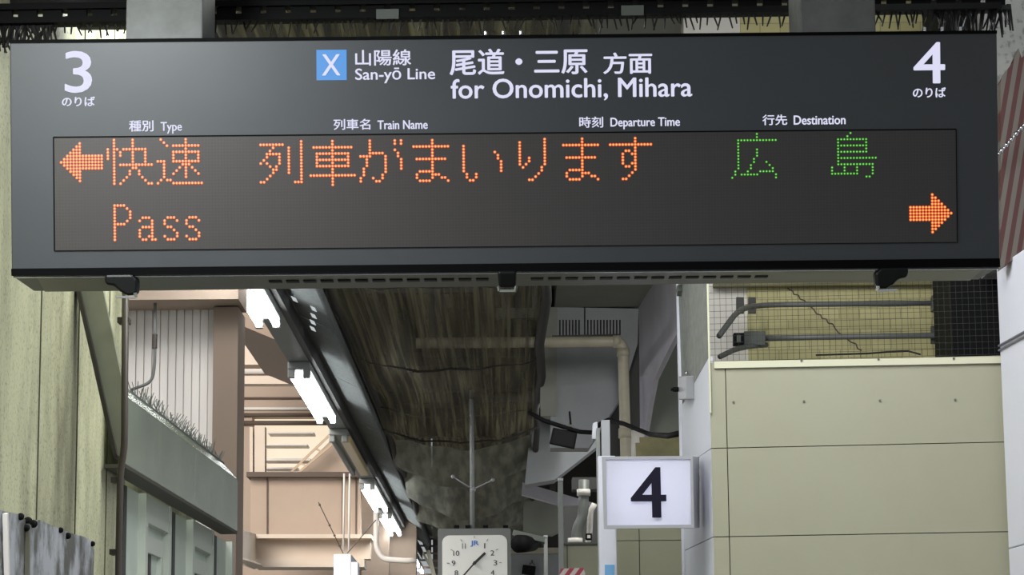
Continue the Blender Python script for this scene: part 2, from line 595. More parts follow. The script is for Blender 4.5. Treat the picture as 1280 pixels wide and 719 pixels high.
# ---- stainless fascia of the awning
fa = -1.469
f0, f1 = lw(158, fa), lw(298, fa)
zt0 = W(180, 512, lw(180, fa)).z
aw = thing('steel_awning', (lwx(f0, fa), f0, zf0), 'brushed steel awning fascia running above the left row of window frames', 'awning')
seg = [f0, lw(200, fa), lw(245, fa), f1]
for a, b in zip(seg, seg[1:]):
    m = MB()
    a2 = a + .002
    pr = [(0, zf0), (0, zt0), (-.060, zt0 + .068), (-.072, zt0 + .068), (-.012, zt0 - .004), (-.012, zf0)]
    A = [(lwx(a2, fa) + dx, a2, z) for dx, z in pr]
    m.prism(A, (LB * (b - a2), b - a2, 0))
    m.build('fascia_panel', M['fascia'], aw, bevel=.003)
m = MB()
m.bar((lwx(f0, fa) - .035, f0, zf0 - .006), (lwx(f1, fa) - .035, f1, zf0 - .006), .07, .012)
m.build('lower_edge_trim', M['trim_dark'], aw)
m = MB()
dd = f0 + .45
while dd < f1 - .05:
    p = Vector((lwx(dd, fa) - .063, dd, zt0 + .066))
    m.tube([p, p + Vector((random.uniform(-.03, .03), random.uniform(-.05, .05), random.uniform(.02, .06)))], [.0022, .0014], 5)
    dd += .016
m.bar((lwx(f0 + .4, fa) - .064, f0 + .4, zt0 + .07), (lwx(f1, fa) - .064, f1, zt0 + .07), .012, .008)
m.build('bird_spikes', M['jbox'], aw)

# gusset / end plate rising at the near end of the awning
P = lw(96) - .05
gp = thing('awning_end_plate', W(149, 572, P), 'tall tapering olive steel plate at the near end of the steel awning', 'metal plate')
m = MB()
poly = [W(148, 573, P), W(100, 365, P), W(91, 325, P), W(119, 325, P), W(129, 365, P), W(151, 470, P), W(156, 520, P), W(154, 573, P)]
m.prism(poly, (0, .03, 0))
m.build('plate', M['olive'], gp)
m = MB()
m.bar(W(146, 573, P - .005), W(99, 365, P - .005), .05, .012, up=(1, 0, 0))
m.bar(W(99, 365, P - .005), W(90, 325, P - .005), .05, .012, up=(1, 0, 0))
m.bar(W(145, 571, P - .005), W(154, 577, P - .005), .05, .012, up=(0, 0, 1))
m.build('edge_trim', M['trim_dark'], gp)

# brown drain pipe
DPD = P - .06
dp = thing('drain_pipe', (W(150, 719, DPD).x, DPD, 0), 'thin brown drain pipe running down beside the steel awning', 'pipe')
pt = [W(157, 300, DPD), W(155.5, 560, DPD), W(150.5, 590, DPD), W(148, 719, DPD)]
bot = W(148, 719, DPD)
pt.append(Vector((bot.x, DPD, 0.0)))
m = MB()
m.tube(rounded(pt, .03), .0105, 10)
m.build('pipe', M['drain'], dp, smooth=True)
m = MB()
for y in (400, 600, 690):
    c = W(156.5 - (y - 370) * .02 - (4 if y > 590 else 0), y, DPD)
    m.box(c + Vector((-.022, -.006, -.008)), c + Vector((.012, .05, .008)))
m.build_each('clip', M['trim_dark'], dp)

# weathered sheet at the lower left
ws = thing('weathered_board', (lwx(7.0) + .05, 7.0, 0), 'stained grey metal sheet leaning against cream wall at lower left', 'metal sheet')
PW = 6.72
m = MB()
edge = [(-30, 628), (8, 640), (25, 643), (33, 651), (50, 650), (74, 661), (90, 667), (105, 671), (116, 677), (118, 690), (117, 719)]


def wsp(px, py):
    # the sheet stands just clear of the wall and parallel to it
    r = ray(px, py)
    return CAM_LOC + r * ((LA + .045) / (r.x - LB * r.y))


pl = [wsp(px, py) for px, py in edge]
pl.append(Vector((pl[-1].x, pl[-1].y, 0)))
pl.append(Vector((pl[0].x, pl[0].y, 0)))
m.prism(pl, (-.012, 0, 0))
m.build('sheet', M['sheet'], ws)
m = MB()
for (px, py, r) in ((24, 646, 3.5), (33, 652, 4.5), (40, 655, 4), (31, 660, 3.5), (74, 663, 3), (83, 670, 3.5), (114, 680, 3)):
    c = wsp(px, py) + Vector((.004, 0, 0))
    m.ball(c, r * .0022 * 1.3, n=6)
m.build_each('tar_lump', M['black'], ws)
m = MB()
a, b2 = wsp(32, 655), wsp(31, 719)
m.bar(a + Vector((.006, 0, 0)), b2 + Vector((.006, 0, 0)), .018, .01, up=(1, 0, 0))
m.build('batten', mat('sheet_batten_olive', (96, 94, 78), .7), ws)
m = MB()
m.bar(wsp(2, 642) + Vector((.01, 0, 0)), wsp(4, 719) + Vector((.01, 0, 0)), .018, .012, up=(1, 0, 0))
m.build('edge_strip', M['pipe_white'], ws)

# ---- white ribbed siding, pillar and beam beyond the awning
SD = 12.4
m = MB()
xa, xb = W(100, 450, SD).x, W(270, 450, SD).x
zb, zt_ = W(180, 600, SD).z, W(180, 388, SD).z
n = 17
for i in range(n):
    a = xa + (xb - xa) * i / n
    b = xa + (xb - xa) * (i + 1) / n
    m.box((a + .0025, SD, zb - 2.6), (b - .0025, SD + .03, zt_))
m.box((xa, SD + .012, zb - 2.6), (xb, SD + .03, zt_))
struct(m.build('wall_back_siding', M['siding']))
m = MB()
m.box((xb, SD - .12, 0), (W(300, 500, SD).x, SD + .2, W(280, 389, SD).z))
struct(m.build('pillar_left', M['pillar']))
m = MB()
m.box((xa - .3, SD - .3, W(180, 388, SD).z), (W(306, 380, SD).x, SD + .1, W(180, 250, SD).z))
struct(m.build('beam_left', M['beige_dark']))
cd = thing('hooked_conduit', W(193, 365, 12.2), 'thin hooked white conduit hanging in front of the white ribbed siding', 'conduit')
m = MB()
m.tube(rounded([W(194, 330, 12.2), W(193.5, 455, 12.2), W(190, 478, 12.2), W(165, 487, 12.2)], .09, 10), .0075, 8)
m.build('pipe', M['pipe_grey'], cd, smooth=True)
m = MB()
m.tube([W(193.5, 418, 12.2), W(193, 436, 12.2)], .013, 8)
m.build_each('coupling', M['drain'], cd)

# ---- far overbridge in beige paint
BD = 27.0


def bq(x0, y0, x1, y1, D=BD, dep=.2, mbx=None):
    mm = mbx or MB()
    mm.hexa([W(x0, y1, D), W(x1, y1, D), W(x1, y0, D), W(x0, y0, D)], [W(x0, y1, D) + Y * dep, W(x1, y1, D) + Y * dep, W(x1, y0, D) + Y * dep, W(x0, y0, D) + Y * dep])
    return mm


m = MB()
bq(180, -320, 520, 520, BD + 1.4, .3, m)
bq(180, 520, 315, 594, BD + 1.4, .3, m)
bq(180, 594, 520, 760, BD + 1.4, .3, m)
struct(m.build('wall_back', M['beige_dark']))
ob = thing('footbridge', W(380, 719, BD) * 1.0, 'beige steel footbridge crossing far behind the row of lights', 'footbridge')
m = bq(313, 597, 451, 668, BD, .15)
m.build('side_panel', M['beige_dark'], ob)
m = MB()
for x in (334, 428, 445):
    bq(x - .8, 597, x + .8, 668, BD - .02, .03, m)
m.build_each('panel_rib', M['brown'], ob)
m = MB()
bq(308, 590, 455, 596, BD - .15, .4, m)
m.build('sill_rail', M['brown'], ob)
m = MB()
bq(320, 668, 464, 673, BD - .5, .5, m)
bq(320, 673, 463, 699, BD - .25, .2, m)
bq(318, 699, 455, 709, BD - .5, .5, m)
m.build('girder', M['beige'], ob)
m = MB()
m.hexa([W(280, 655, 22), W(320, 668, BD - .3), W(320, 700, BD - .3), W(280, 700, 22)], [W(278, 655, 22.1), W(316, 668, BD - .1), W(316, 700, BD - .1), W(278, 700, 22.1)])
m.hexa([W(280, 692, 22), W(330, 708, BD - .3), W(318, 712, BD - .3), W(280, 700, 22)], [W(280, 690, 22.2), W(330, 706, BD - .1), W(318, 710, BD - .1), W(280, 698, 22.2)])
m.build_each('cross_girder', M['beige'], ob)
m = bq(452, 570, 486, 740, BD + 1.1, .2)
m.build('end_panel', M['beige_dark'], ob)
m = MB()
bq(318, 533, 331, 592, BD - .1, .2, m)
m.build_each('post', M['beige'], ob)
m = MB()
bq(312, 534, 316, 592, BD - .1, .2, m)
bq(448, 534, 456, 592, BD - .1, .2, m)
m.build_each('post', M['beige'], ob)
# stair flight seen through the opening
m = MB()
for (y0, y1, x0, x1) in ((540, 542, 335, 392), (555, 557, 331, 384), (573, 576, 331, 388), (584, 586, 331, 372)):
    bq(x0, y0, x1, y1, BD + .9, .3, m)
m.build_each('stair_landing', M['pipe_white'], ob)
m = MB()
for dx, dy in ((0, 0), (8, 8)):
    m.bar(W(362 + dx, 592 + dy * .2, BD + .35), W(416 + dx, 540 + dy, BD + .35), .02, .025)
for t in (.25, .6, .9):
    m.bar(W(362 + 54 * t, 592 - 52 * t, BD + .35), W(370 + 54 * t, 595 - 50 * t, BD + .35), .015, .02)
m.build_each('handrail', M['rail'], ob)
m = MB()
m.hexa([W(372, 592, BD + .6), W(456, 592, BD + .6), W(456, 540, BD + .6), W(424, 540, BD + .6)], [W(372, 592, BD + .65), W(456, 592, BD + .65), W(456, 540, BD + .65), W(424, 540, BD + .65)])
m.build('stair_skirt', M['beige_dark'], ob)
# emissive sheet, daylight of the stair hall put into its glow
m = bq(300, 505, 470, 605, BD + 1.95, .05)
struct(m.build('window_6', M['bright']), 'glowing backdrop standing in for the sunlit stair hall')
# beams and pipes above the opening
for (x0, x1, y, h, mk, nm, lab, D) in (
        (285, 420, 426, 7, 'pipe_white', 'cross_pipe', 'white pipe under brown bridge soffit, topmost of the far cross pipes', BD + 1.33),
        (290, 430, 463, 10, 'pipe_white', 'cross_pipe', 'wide white pipe across the beige far wall, level with second lit tube', BD + 1.33),
        (285, 440, 498, 3, 'brown', 'cross_pipe', 'thin brown pipe above the stair hall opening, below the wide white pipe', BD + 1.33),
        (300, 430, 511, 4, 'pipe_white', 'cross_pipe', 'short white pipe between two brown rails above the stair hall', BD + 1.33),
        (285, 450, 519, 5, 'brown', 'cross_pipe', 'upper dark brown rail just over the stair hall opening', BD + 1.33),
        (285, 450, 529, 6, 'brown', 'cross_pipe', 'lowest thick brown rail along top of the stair hall opening', BD + 1.33)):
    m = MB()
    m.tube([W(x0, y, BD + 1.4 - h / 2 * BD / F), W(x1, y, BD + 1.4 - h / 2 * BD / F)], h / 2 * D / F, 10)
    tag(m.build(nm, M[mk], smooth=True), lab, 'pipe', 'pipes above the stair hall')
m = MB()
bq(285, 432, 470, 456, BD - .2, .3, m)
struct(m.build('beam_far_upper', M['beige']))
m = MB()
bq(285, 470, 470, 480, BD - .1, .2, m)
struct(m.build('beam_far_lower', M['beige']))
m = MB()
m.prism([W(285, 400, 20), W(345, 425, 20), W(365, 425, 20), W(330, 360, 20), W(285, 330, 20)], (0, 3, 0))
struct(m.build('beam_bridge_haunch', M['pillar']))
# beige J-shaped pipe
jp = thing('curved_pipe', W(470, 650, 26), 'beige curved pipe on far beige wall beside the fifth light', 'pipe')
m = MB()
m.tube(rounded([W(470, 640, 26), W(470, 685, 26), W(478, 699, 26), W(500, 701, 26), W(520, 701, 26)], .35, 8), .028, 8)
m.build('pipe', M['pipe_white'], jp, smooth=True)

# ================================================================== PLATFORM LIGHTS
LZ = 1.6 + 2.28


def light_line(D):
    return -1.372 + .0022 * D


rw = thing('lighting_raceway', (light_line(11), 11, LZ + .09), 'long grey metal raceway carrying the row of tube lights', 'raceway')
m = MB()
m.bar((light_line(9.6), 9.6, LZ + .125), (light_line(33.4), 33.4, LZ + .125), .13, .09)
m.build('channel', M['raceway'], rw)
m = MB()
m.bar((light_line(9.6) + .085, 9.6, LZ + .145), (light_line(33.4) + .085, 33.4, LZ + .145), .035, .13)
m.build('side_flange', M['dark_grey'], rw)


def fixture(D, L, label, lit=True):
    x = light_line(D)
    t = thing('tube_light', (x, D, LZ), label, 'light', 'tube lights along the platform')
    m = MB()
    m.box((x - .07, D - L / 2 - .06, LZ + .03), (x + .07, D + L / 2 + .06, LZ + .08))
    m.build('body', M['light_body'], t, bevel=.008)
    for s in (-1, 1):
        m = MB()
        m.tube([(x + s * .047, D - L / 2, LZ), (x + s * .047, D + L / 2, LZ)], .019, 12)
        m.build('tube', M['tube'] if lit else (M['tube_off'] if s > 0 else M['light_body']), t, smooth=True)
    for e in (-1, 1):
        m = MB()
        y = D + e * (L / 2 + .025)
        m.box((x - .070, y - .025, LZ - .022), (x - .026, y + .025, LZ + .05))
        m.box((x + .026, y - .025, LZ - .022), (x + .070, y + .025, LZ + .05))
        m.build_each('socket', M['light_body'], t, bevel=.006)
    if not lit:
        m = MB()
        m.box((x + .02, D - L / 2, LZ - .022), (x + .09, D + L / 2, LZ + .03))
        m.build('cover', M['tube_off'], t, bevel=.006)
    return t


def dl(y):      # distance of a point of the light row seen at image row y
    return (LZ - 1.6) / math.tan(PITCH + math.atan((359.5 - y) / F))


for (ya, yb, lab, lit) in (
        (290, 402, 'nearest lit twin tube light, half hidden by the departure board', True),
        (467, 524, 'second lit twin tube light from the departure board, beside the grey tray', True),
        (548, 590, 'unlit cream tube light between two lit ones, third in the row', False),
        (608, 637, 'fourth light in row, lit twin tube just below the unlit cream one', True),
        (645, 667, 'fifth light in row, lit twin tube above the curved beige pipe', True),
        (698, 707, 'small lit twin tube light, last but one left of the clock', True),
        (709, 716, 'farthest lit twin tube light at lower left of the clock', True)):
    da, db = dl(ya), dl(yb)
    fixture((da + db) / 2, db - da, lab, lit)

# hanging sign box seen end-on under the raceway
hs = thing('hanging_sign', W(429, 719, 22.4), 'white hanging sign seen end-on, on two thin rods left of the lights', 'hanging sign')
m = MB()
c0, c1 = W(418, 694, 22.4), W(440, 694, 22.4)
m.box((c0.x, 22.3, c0.z - .55), (c1.x, 23.5, c0.z))
m.build('box', M['white_panel'], hs, bevel=.01)
for x, y0 in ((430, 540), (437, 548)):
    m = MB()
    m.tube([W(x - 1, 690 if x < 433 else 690, 22.55), Vector((W(x, 690, 22.55).x, 22.55, LZ + .08))], .009, 8)
    m.build('rod', M['pipe_white'], hs, smooth=True)
m = MB()
m.tube([W(429, 692, 22.5), W(398, 628, 22.5)], .005, 6)
m.tube([W(434, 692, 22.5), W(470, 650, 22.5)], .005, 6)
for t in (.15, .35, .55, .95):
    m.ball(W(429 - 31 * t, 692 - 64 * t, 22.5), .011, n=6)
m.build('guy_chain', M['drain'], hs)
m = MB()
m.tube([W(443, 703, 22.2), W(443, 735, 22.2)], .028, 10)
tl = m.build('end_lamp', emit('sign_end_lamp', (250, 250, 245), 1.2), hs, smooth=True)

# galvanised tray right of the lights
tr = thing('galvanised_tray', (-1.0, 11, LZ + .1), 'perforated galvanised cable tray between the tube lights and dark netting', 'cable tray')
ys = [9.6, 12.2, 14.6, 17.0, 19.5, 22.4, 26.0, 31.0]
TRX, TZ0, TZ1 = -1.025, LZ + .165, LZ + .07
for a, b in zip(ys, ys[1:]):
    m = MB()
    q = [Vector((light_line(d_) + o_, d_, z_)) for d_, o_, z_ in ((a, .112, TZ0), (b - .02, .112, TZ0))]
    q2 = [Vector((TRX, b - .02, TZ1)), Vector((TRX, a, TZ1))]
    top = [p + Vector((-.003, 0, .008)) for p in q + q2]
    m.hexa(q + q2, top)
    m.bar((TRX + .003, a, TZ1 + .03), (TRX + .003, b - .02, TZ1 + .03), .012, .06)
    m.build('tray_section', M['galv'], tr)
tn = Vector((TZ1 - TZ0, 0, -(TRX - light_line(13) - .112))).normalized()
m = MB()
for (px, py) in ((368, 374), (392, 386), (392, 395), (391, 403), (391, 411)):
    c = on_plane(px, py, (TRX, 12, TZ1), tn)
    tx = Vector((tn.z, 0, -tn.x)).normalized()
    q = [c - tx * .014 - Y * .07, c + tx * .014 - Y * .07, c + tx * .014 + Y * .07, c - tx * .014 + Y * .07]
    nn = tn if tn.z < 0 else -tn
    m.hexa([p + nn * .002 for p in q], [p - nn * .001 for p in q])
m.build_each('hole_glow', emit('daylight_hole_glow', (205, 212, 214), .8), tr)  # glowing plates stand in for daylight seen through the tray slots
m = MB()
for (px, y0, y1) in ((382, 362, 455), (407, 450, 510), (427, 470, 525)):
    q = ZP(px, y1, LZ + .1)
    m.tube([q, q + Vector((0, 0, 1.6))], .007, 6)
m.build_each('hanger_wire', M['wire'], tr)

# ================================================================== NETTED CEILING
NX0, NX1 = -1.01, .19


def net_z(s, D):
    zz = LZ + .16
    zz -= .05 * math.sin(math.pi * s) * (1 + .5 * math.sin(D * 1.3))
    # heavy folds further along
    for (c, wd, amp) in ((19.3, .5, .10), (21.4, .6, .26), (23.8, .7, .34), (26.4, .9, .30)):
        zz -= amp * math.exp(-((D - c - .8 * (s - .5) ** 2) / wd) ** 2) * (.45 + .55 * math.sin(math.pi * min(1, max(0, s))))
    zz += .012 * math.sin(9 * s + D * 2.1) + .008 * math.sin(23 * s - D)
    return zz


def net_patch(d0, d1, nd, ns, s0=0., s1=1.):
    m = MB()
    vs, fs = [], []
    for i in range(nd + 1):
        D = d0 + (d1 - d0) * i / nd
        right = NX1 + (.12 if D < 12 else 0) - .004 * max(0, D - 13)
        for k in range(ns + 1):
            s = s0 + (s1 - s0) * k / ns
            x = NX0 + (right - NX0) * s + .012 * math.sin(D * 3 + k)
            vs.append((x, D, net_z(s, D)))
    for i in range(nd):
        for k in range(ns):
            a = i * (ns + 1) + k
            fs.append((a, a + 1, a + ns + 2, a + ns + 1))
    m.add(vs, fs)
    return m


nt_o = thing('ceiling_netting', (-.4, 7, LZ), 'long dark sagging safety netting under the platform roof', 'netting')
net_patch(6.7, 20.5, 60, 24).build('net', M['net'], nt_o, smooth=True)
net_patch(20.5, 31.0, 70, 24).build('net_fold', M['net_fold'], nt_o, smooth=True)
m = MB()
for D, sag in ((13.4, .02), (16.2, .03), (18.7, .05), (19.6, .08)):
    pts = []
    for k in range(13):
        s = k / 12
        pts.append((NX0 + (NX1 - NX0) * s, D + .15 * math.sin(3 * s), net_z(s, D) + .004 - .3 * sag * math.sin(math.pi * s)))
    m.tube(pts, .008, 6)
m.build_each('support_rope', M['rope'], nt_o, smooth=True)
m = MB()
pts = [(NX1 - .01, D, net_z(1, D) + .0) for D in [6.7 + i * 1.5 for i in range(17)]]
m.tube([(p[0] + .015 * math.sin(p[1] * 2.3), p[1], p[2]) for p in pts], [.02 + .012 * abs(math.sin(p[1] * 1.7)) for p in pts], 8)
m.build('edge_roll', M['dark'], nt_o, smooth=True)
m = MB()
pts = [(NX0 + .02, D, net_z(0, D) + .02) for D in [6.7 + i * 1.5 for i in range(17)]]
m.tube(pts, .03, 8)
m.build('edge_roll', M['dark'], nt_o, smooth=True)

m = MB()
m.box((-1.05, 17.98, LZ + .2), (.35, 18.18, LZ + .36))
struct(m.build('beam_joist', M['dark']))
m = MB()
m.box((-1.16, 6.4, LZ + .22), (-1.10, 34, 5.75))
struct(m.build('roof_edge_blocker', M['dark']))  # added board blocking view and daylight to the left of the netting
m = MB()
m.box((.36, 18.2, 4.1), (.42, 34, 5.75))
struct(m.build('trim_roof_side', M['dark']))
# things above the netting: joists, rails, old slats
for i, D in enumerate((11.5, 14.8, 17.6, 20.5, 23.5, 26.5)):
    m = MB()
    m.box((-1.1, D, 4.75), (.45, D + .16, 5.05))
    struct(m.build('beam_joist', M['dark']))
for i, (D, xa3, xb3) in enumerate(((13.5, -.3, .15), (14.4, -.9, -.2), (15.3, -.1, .2), (16.9, -.6, .1), (19.2, -.9, .2))):
    m = MB()
    m.box((xa3, D, 4.14), (xb3, D + .06, 4.20))
    m.box((xa3 + .04, D + .01, 4.20), (xa3 + .08, D + .05, 4.76))
    m.box((xb3 - .08, D + .01, 4.20), (xb3 - .04, D + .05, 4.76))
    struct(m.build('beam_batten', M['dark']))
for i in range(30):
    x = -.98 + (i + random.random() * .6) * .036
    d0 = 13 + random.random() * 1.2
    d1 = d0 + 2.5 + random.random() * 3.5
    z = 4.32 + random.random() * .35
    m = MB()
    m.bar((x, d0, z), (x + .05 * random.random(), d1, z + .05), .012 + random.random() * .02, .012)
    tag(m.build('ceiling_slat', M['slat'] if i % 3 else M['pipe_beige']), 'thin olive slat running lengthwise above the dark netting', 'slat', 'slats above the netting')
m = MB()
m.box((-1.1, 34.6, 0), (1.9, 34.8, 5.8))
struct(m.build('wall_far', M['dark']))

# ================================================================== RIGHT-HAND STRUCTURES
CD = 17.5
zs = W(740, 384, CD).z
sx0, sx1 = W(697, 384, CD).x, W(797, 386, CD).x
m = MB()
m.box((sx0 - .02, 8.3, zs), (sx1 + .6, CD + .3, zs + .15))
struct(m.build('ceiling_soffit', M['soffit']))
m = MB()
m.prism([W(690, 384, CD), W(798, 386, CD), W(797, 430, CD), W(776, 498, CD), W(736, 560, CD), W(688, 560, CD)], (0, .25, 0))
struct(m.build('beam_cross', M['beam_grey']))
m = MB()
m.prism([W(790, 400, CD + .4), W(812, 400, CD + .4), W(812, 640, CD + .4), W(752, 640, CD + .4), W(747, 545, CD + .4)], (0, .2, 0))
struct(m.build('recess_shade_wall', M['dark_grey']))  # dark grey stands in for the shade beside the cross beam
m = MB()
m.prism([W(674, 384, CD - .02), W(697, 384, CD - .02), W(695, 520, CD - .02), W(676, 520, CD - .02)], (0, .2, 0))
struct(m.build('beam_cross_end', M['soffit']))
# lilac haunched beam side
m = MB()
pA = [(798, 340, 17.5), (850, 330, 15), (856, 395, 15), (851, 408, 15.05), (830, 448, 16), (818, 474, 16.6), (811, 510, 17), (805, 548, 17.4), (800, 548, 17.5)]
m.prism([W(*p) for p in pA], (.03, .02, 0))
struct(m.build('beam_haunch', M['beam_lilac']))
m = MB()
m.prism([W(803, 395, 17.9), W(870, 395, 17.9), W(870, 575, 17.9), W(803, 575, 17.9)], (0, .2, 0))
struct(m.build('wall_haunch', M['soffit']))
# second and third cross beams further on
m = MB()
m.prism([W(664, 524, 21), W(748, 540, 21), W(748, 557, 21), W(693, 600, 21), W(656, 606, 21)], (0, .3, 0))
struct(m.build('beam_cross_second', M['beam_grey']))
m = MB()
m.prism([W(653, 603, 22.5), W(760, 634, 22.5), W(760, 648, 22.5), W(652, 618, 22.5)], (0, .15, 0))
struct(m.build('beam_rail', M['beam_lilac']))
m = MB()
m.prism([W(655, 612, 25), W(760, 640, 25), W(742, 644, 25), W(690, 668, 25), W(654, 664, 25)], (0, .3, 0))
struct(m.build('beam_cross_third', M['soffit']))
m = MB()
m.box((W(630, 694, 30).x, 30, W(640, 719, 30).z - .6), (W(700, 694, 30).x, 30.2, W(640, 691, 30).z))
struct(m.build('wall_far_low', M['beam_grey']))
m = MB()
m.box((W(630, 694, 30).x, 29.9, W(640, 693, 30).z), (W(700, 694, 30).x, 30.2, W(640, 686, 30).z))
struct(m.build('beam_far_tan', M['pipe_beige']))

# beige service pipe with bird spikes
PD = 16.6
bp = thing('elbow_pipe', W(690, 428, PD), 'beige service pipe with square elbow below the grey cross beam', 'pipe')
m = MB()
m.tube(rounded([W(520, 429, PD), W(779, 427, PD), W(779.5, 470, PD), W(783, 600, PD), Vector((W(783, 600, PD).x, PD, 0))], .07, 8), .036, 14)
m.build('pipe', M['pipe_beige'], bp, smooth=True)
m = MB()
m.tube([W(776, 427, PD - .0), W(766, 427, PD)], .042, 14)
m.tube([W(779, 436, PD), W(779, 446, PD)], .042, 14)
m.tube([W(781, 536, PD), W(781, 548, PD)], .042, 14)
m.build_each('coupling', M['pipe_beige'], bp, smooth=True)
m = MB()
m.bar(W(690, 421, PD), W(775, 419, PD), .03, .012)
for x in list(range(700, 728, 4)) + list(range(735, 778, 4)):
    m.tube([W(x, 420, PD), W(x, 400, PD)], .0055, 5)
m.tube([W(731, 420, PD), W(731, 384, PD)], .0055, 5)
m.build('bird_spikes', M['wire'], bp)
lp2 = thing('lower_pipe', W(796, 575, 17.1), 'short cream pipe stub beside the beige elbow pipe, just above the numeral box', 'pipe')
m = MB()
m.tube([W(797, 540, 17.1), W(794, 556, 17.1), W(789, 575, 17.1), Vector((W(789, 575, 17.1).x, 17.1, 0))], [.05, .045, .02, .02], 12)
m.build('pipe', M['pipe_white'], lp2, smooth=True)
m = MB()
m.bar(W(800, 562, 15.8), W(856, 560, 15.8), .15, .02, up=(0, 1, 0))
m.bar(W(795, 569, 15.8), W(856, 567, 15.8), .15, .03, up=(0, 1, 0))
struct(m.build('trim_ledge', M['slat']))

# cables
cb = MB()
cb.tube([W(*p) for p in ((660, 515, 14.8), (680, 526, 14.8), (705, 534, 14.8), (725, 540, 14.8), (742, 541, 14.7), (750, 530, 14.6), (760, 525, 14.5), (780, 530, 14.3), (812, 543, 14), (835, 545, 11.0), (854, 541, 9.75))], .013, 8)
tag(cb.build('power_cable', M['black'], smooth=True), 'thick black cable drooping past the tilted floodlight to the white gate', 'cable')


def flood(px, py, D, wpx, hpx, tilt, label, name='floodlight'):
    c = W(px, py, D)
    k = D / F
    t = thing(name, c, label, 'floodlight', 'black floodlights under the cross beams')
    ux = Vector((math.cos(tilt), 0, math.sin(tilt)))
    uz = Vector((-math.sin(tilt), 0, math.cos(tilt)))
    w2, h2 = wpx * k / 2, hpx * k / 2
    m = MB()
    q = [c - ux * w2 - uz * h2, c + ux * w2 - uz * h2, c + ux * w2 * .97 + uz * h2, c - ux * w2 * .97 + uz * h2]
    m.hexa(q, [c + (p - c) * .7 + Y * .09 for p in q])
    m.build('housing', M['black'], t, bevel=.006)
    m = MB()
    g = [c + (p - c) * .82 - Y * .004 for p in q]
    m.hexa(g, [p + Y * .004 for p in g])
    m.build('lens', mat('flood_glass', (16, 16, 17), .6, spec=.15), t)
    m = MB()
    m.tube([c + ux * (w2 * .35 - .32 * w2) + uz * h2, *arc(c + ux * w2 * .35 + uz * (h2 * 1.1), w2 * .32, math.pi, 0, ux, uz, 8), c + ux * (w2 * .35 + .32 * w2) + uz * h2], .008, 8)
    m.build('bracket', M['jbox'], t, smooth=True)
    m = MB()
    m.tube([c + ux * (w2 * .35) + uz * (h2 * 1.1 + w2 * .30), c + ux * (w2 * .35) + uz * (h2 * 1.1 + w2 * .30) + Vector((0, .3, .12))], .006, 6)
    m.build('mount_stem', M['black'], t)
    return t


flood(704.5, 548, 14.8, 33, 22, -.22, 'larger tilted black floodlight hanging from the cable below the cross beam')
flood(661, 713, 29.9, 17, 12, -.15, 'small black floodlight beside the clock at the bottom edge')
sp = thing('loudspeaker', W(655, 679, 14), 'dark round loudspeaker under a bracket just right of the clock', 'loudspeaker')
m = MB()
m.tube([W(648, 680, 13.9), W(655, 680, 13.95), W(666, 680, 14.05)], [.05, .048, .040], 14)
m.build('horn', M['black'], sp, smooth=True)
m = MB()
m.bar(W(641, 666, 14.0), W(681, 675, 14.0), .04, .03)
m.tube([W(655, 668, 14), W(655, 678, 14)], .01, 6)
m.tube([W(663, 672, 14.0), W(681, 679, 14.0)], .008, 6)
m.build('bracket', M['jbox'], sp)

# ---- cream panelled enclosure
E0 = W(890, 600, 9.05)
ex0, ey0 = E0.x, 9.05
E1 = W(1266, 600, 8.93)
ex1, ey1 = E1.x, 8.93
eu = Vector((ex1 - ex0, ey1 - ey0, 0))
ew = eu.length
eu.normalize()
en = Vector((eu.y, -eu.x, 0))            # towards the camera
side_dir = Vector((-.092, 1, 0)).normalized()
sn = Vector((-side_dir.y, side_dir.x, 0))
ztop = W(893, 452, 9.05).z


def ef(px, py):      # point on enclosure's front plane
    return on_plane(px, py, (ex0, ey0, 0), en)


def es(px, py):      # point on its side plane
    return on_plane(px, py, (ex0, ey0, 0), sn)


enc = thing('panel_enclosure', (ex0, ey0, 0), 'large cream panelled enclosure at lower right under the netted opening', 'enclosure')
sd = es(853, 600)
sl = (Vector((sd.x, sd.y, 0)) - Vector((ex0, ey0, 0))).length
m = MB()
b0 = Vector((ex0, ey0, 0)) - en * .012 - sn * .012
b1 = Vector((ex1, ey1, 0)) - en * .012
b2 = b1 + side_dir * sl
b3 = b0 + side_dir * (sl - .02)
m.prism([b0, b1, b2, b3], (0, 0, ztop - .02))
m.build('core', M['joint'], enc)
rows = [ztop - .004, ef(1080, 556.5).z, ef(1080, 668).z, ef(1080, 668).z - (ef(1080, 556.5).z - ef(1080, 668).z), 0.4, 0.0]
gap = .0016
xs_ = [0, (ef(910, 600) - Vector((ex0, ey0, ef(910, 600).z))).length, ew]
base = Vector((ex0, ey0, 0))
for r0, r1 in zip(rows, rows[1:]):
    for c0, c1 in zip(xs_, xs_[1:]):
        m = MB()
        p0, p1 = base + eu * (c0 + (gap if c0 > 0 else 0)), base + eu * (c1 - gap)
        m.prism([p0 + Z * (r1 + gap), p1 + Z * (r1 + gap), p1 + Z * (r0 - gap), p0 + Z * (r0 - gap)], -en * .012)
        m.build('front_panel', M['cream_box'], enc)
    m = MB()
    if r0 == rows[0]:
        # top side panel is cut on a slant below the woven mesh
        pa = es(853.5, 505)
        q = [base + Z * (r1 + gap), base + Z * es(885, 447).z, pa, Vector((sd.x, sd.y, r1 + gap))]
        m.prism(q, -sn * .012)
        m.build('side_panel', M['white_panel'], enc).__setitem__('label', 'white side panel with slanted top')
    else:
        s1 = Vector((sd.x, sd.y, 0))
        m.prism([base + Z * (r1 + gap), base + Z * (r0 - gap), s1 + Z * (r0 - gap), s1 + Z * (r1 + gap)], -sn * .012)
        m.build('side_panel', M['white_panel'], enc).__setitem__('label', 'white side panel')
m = MB()
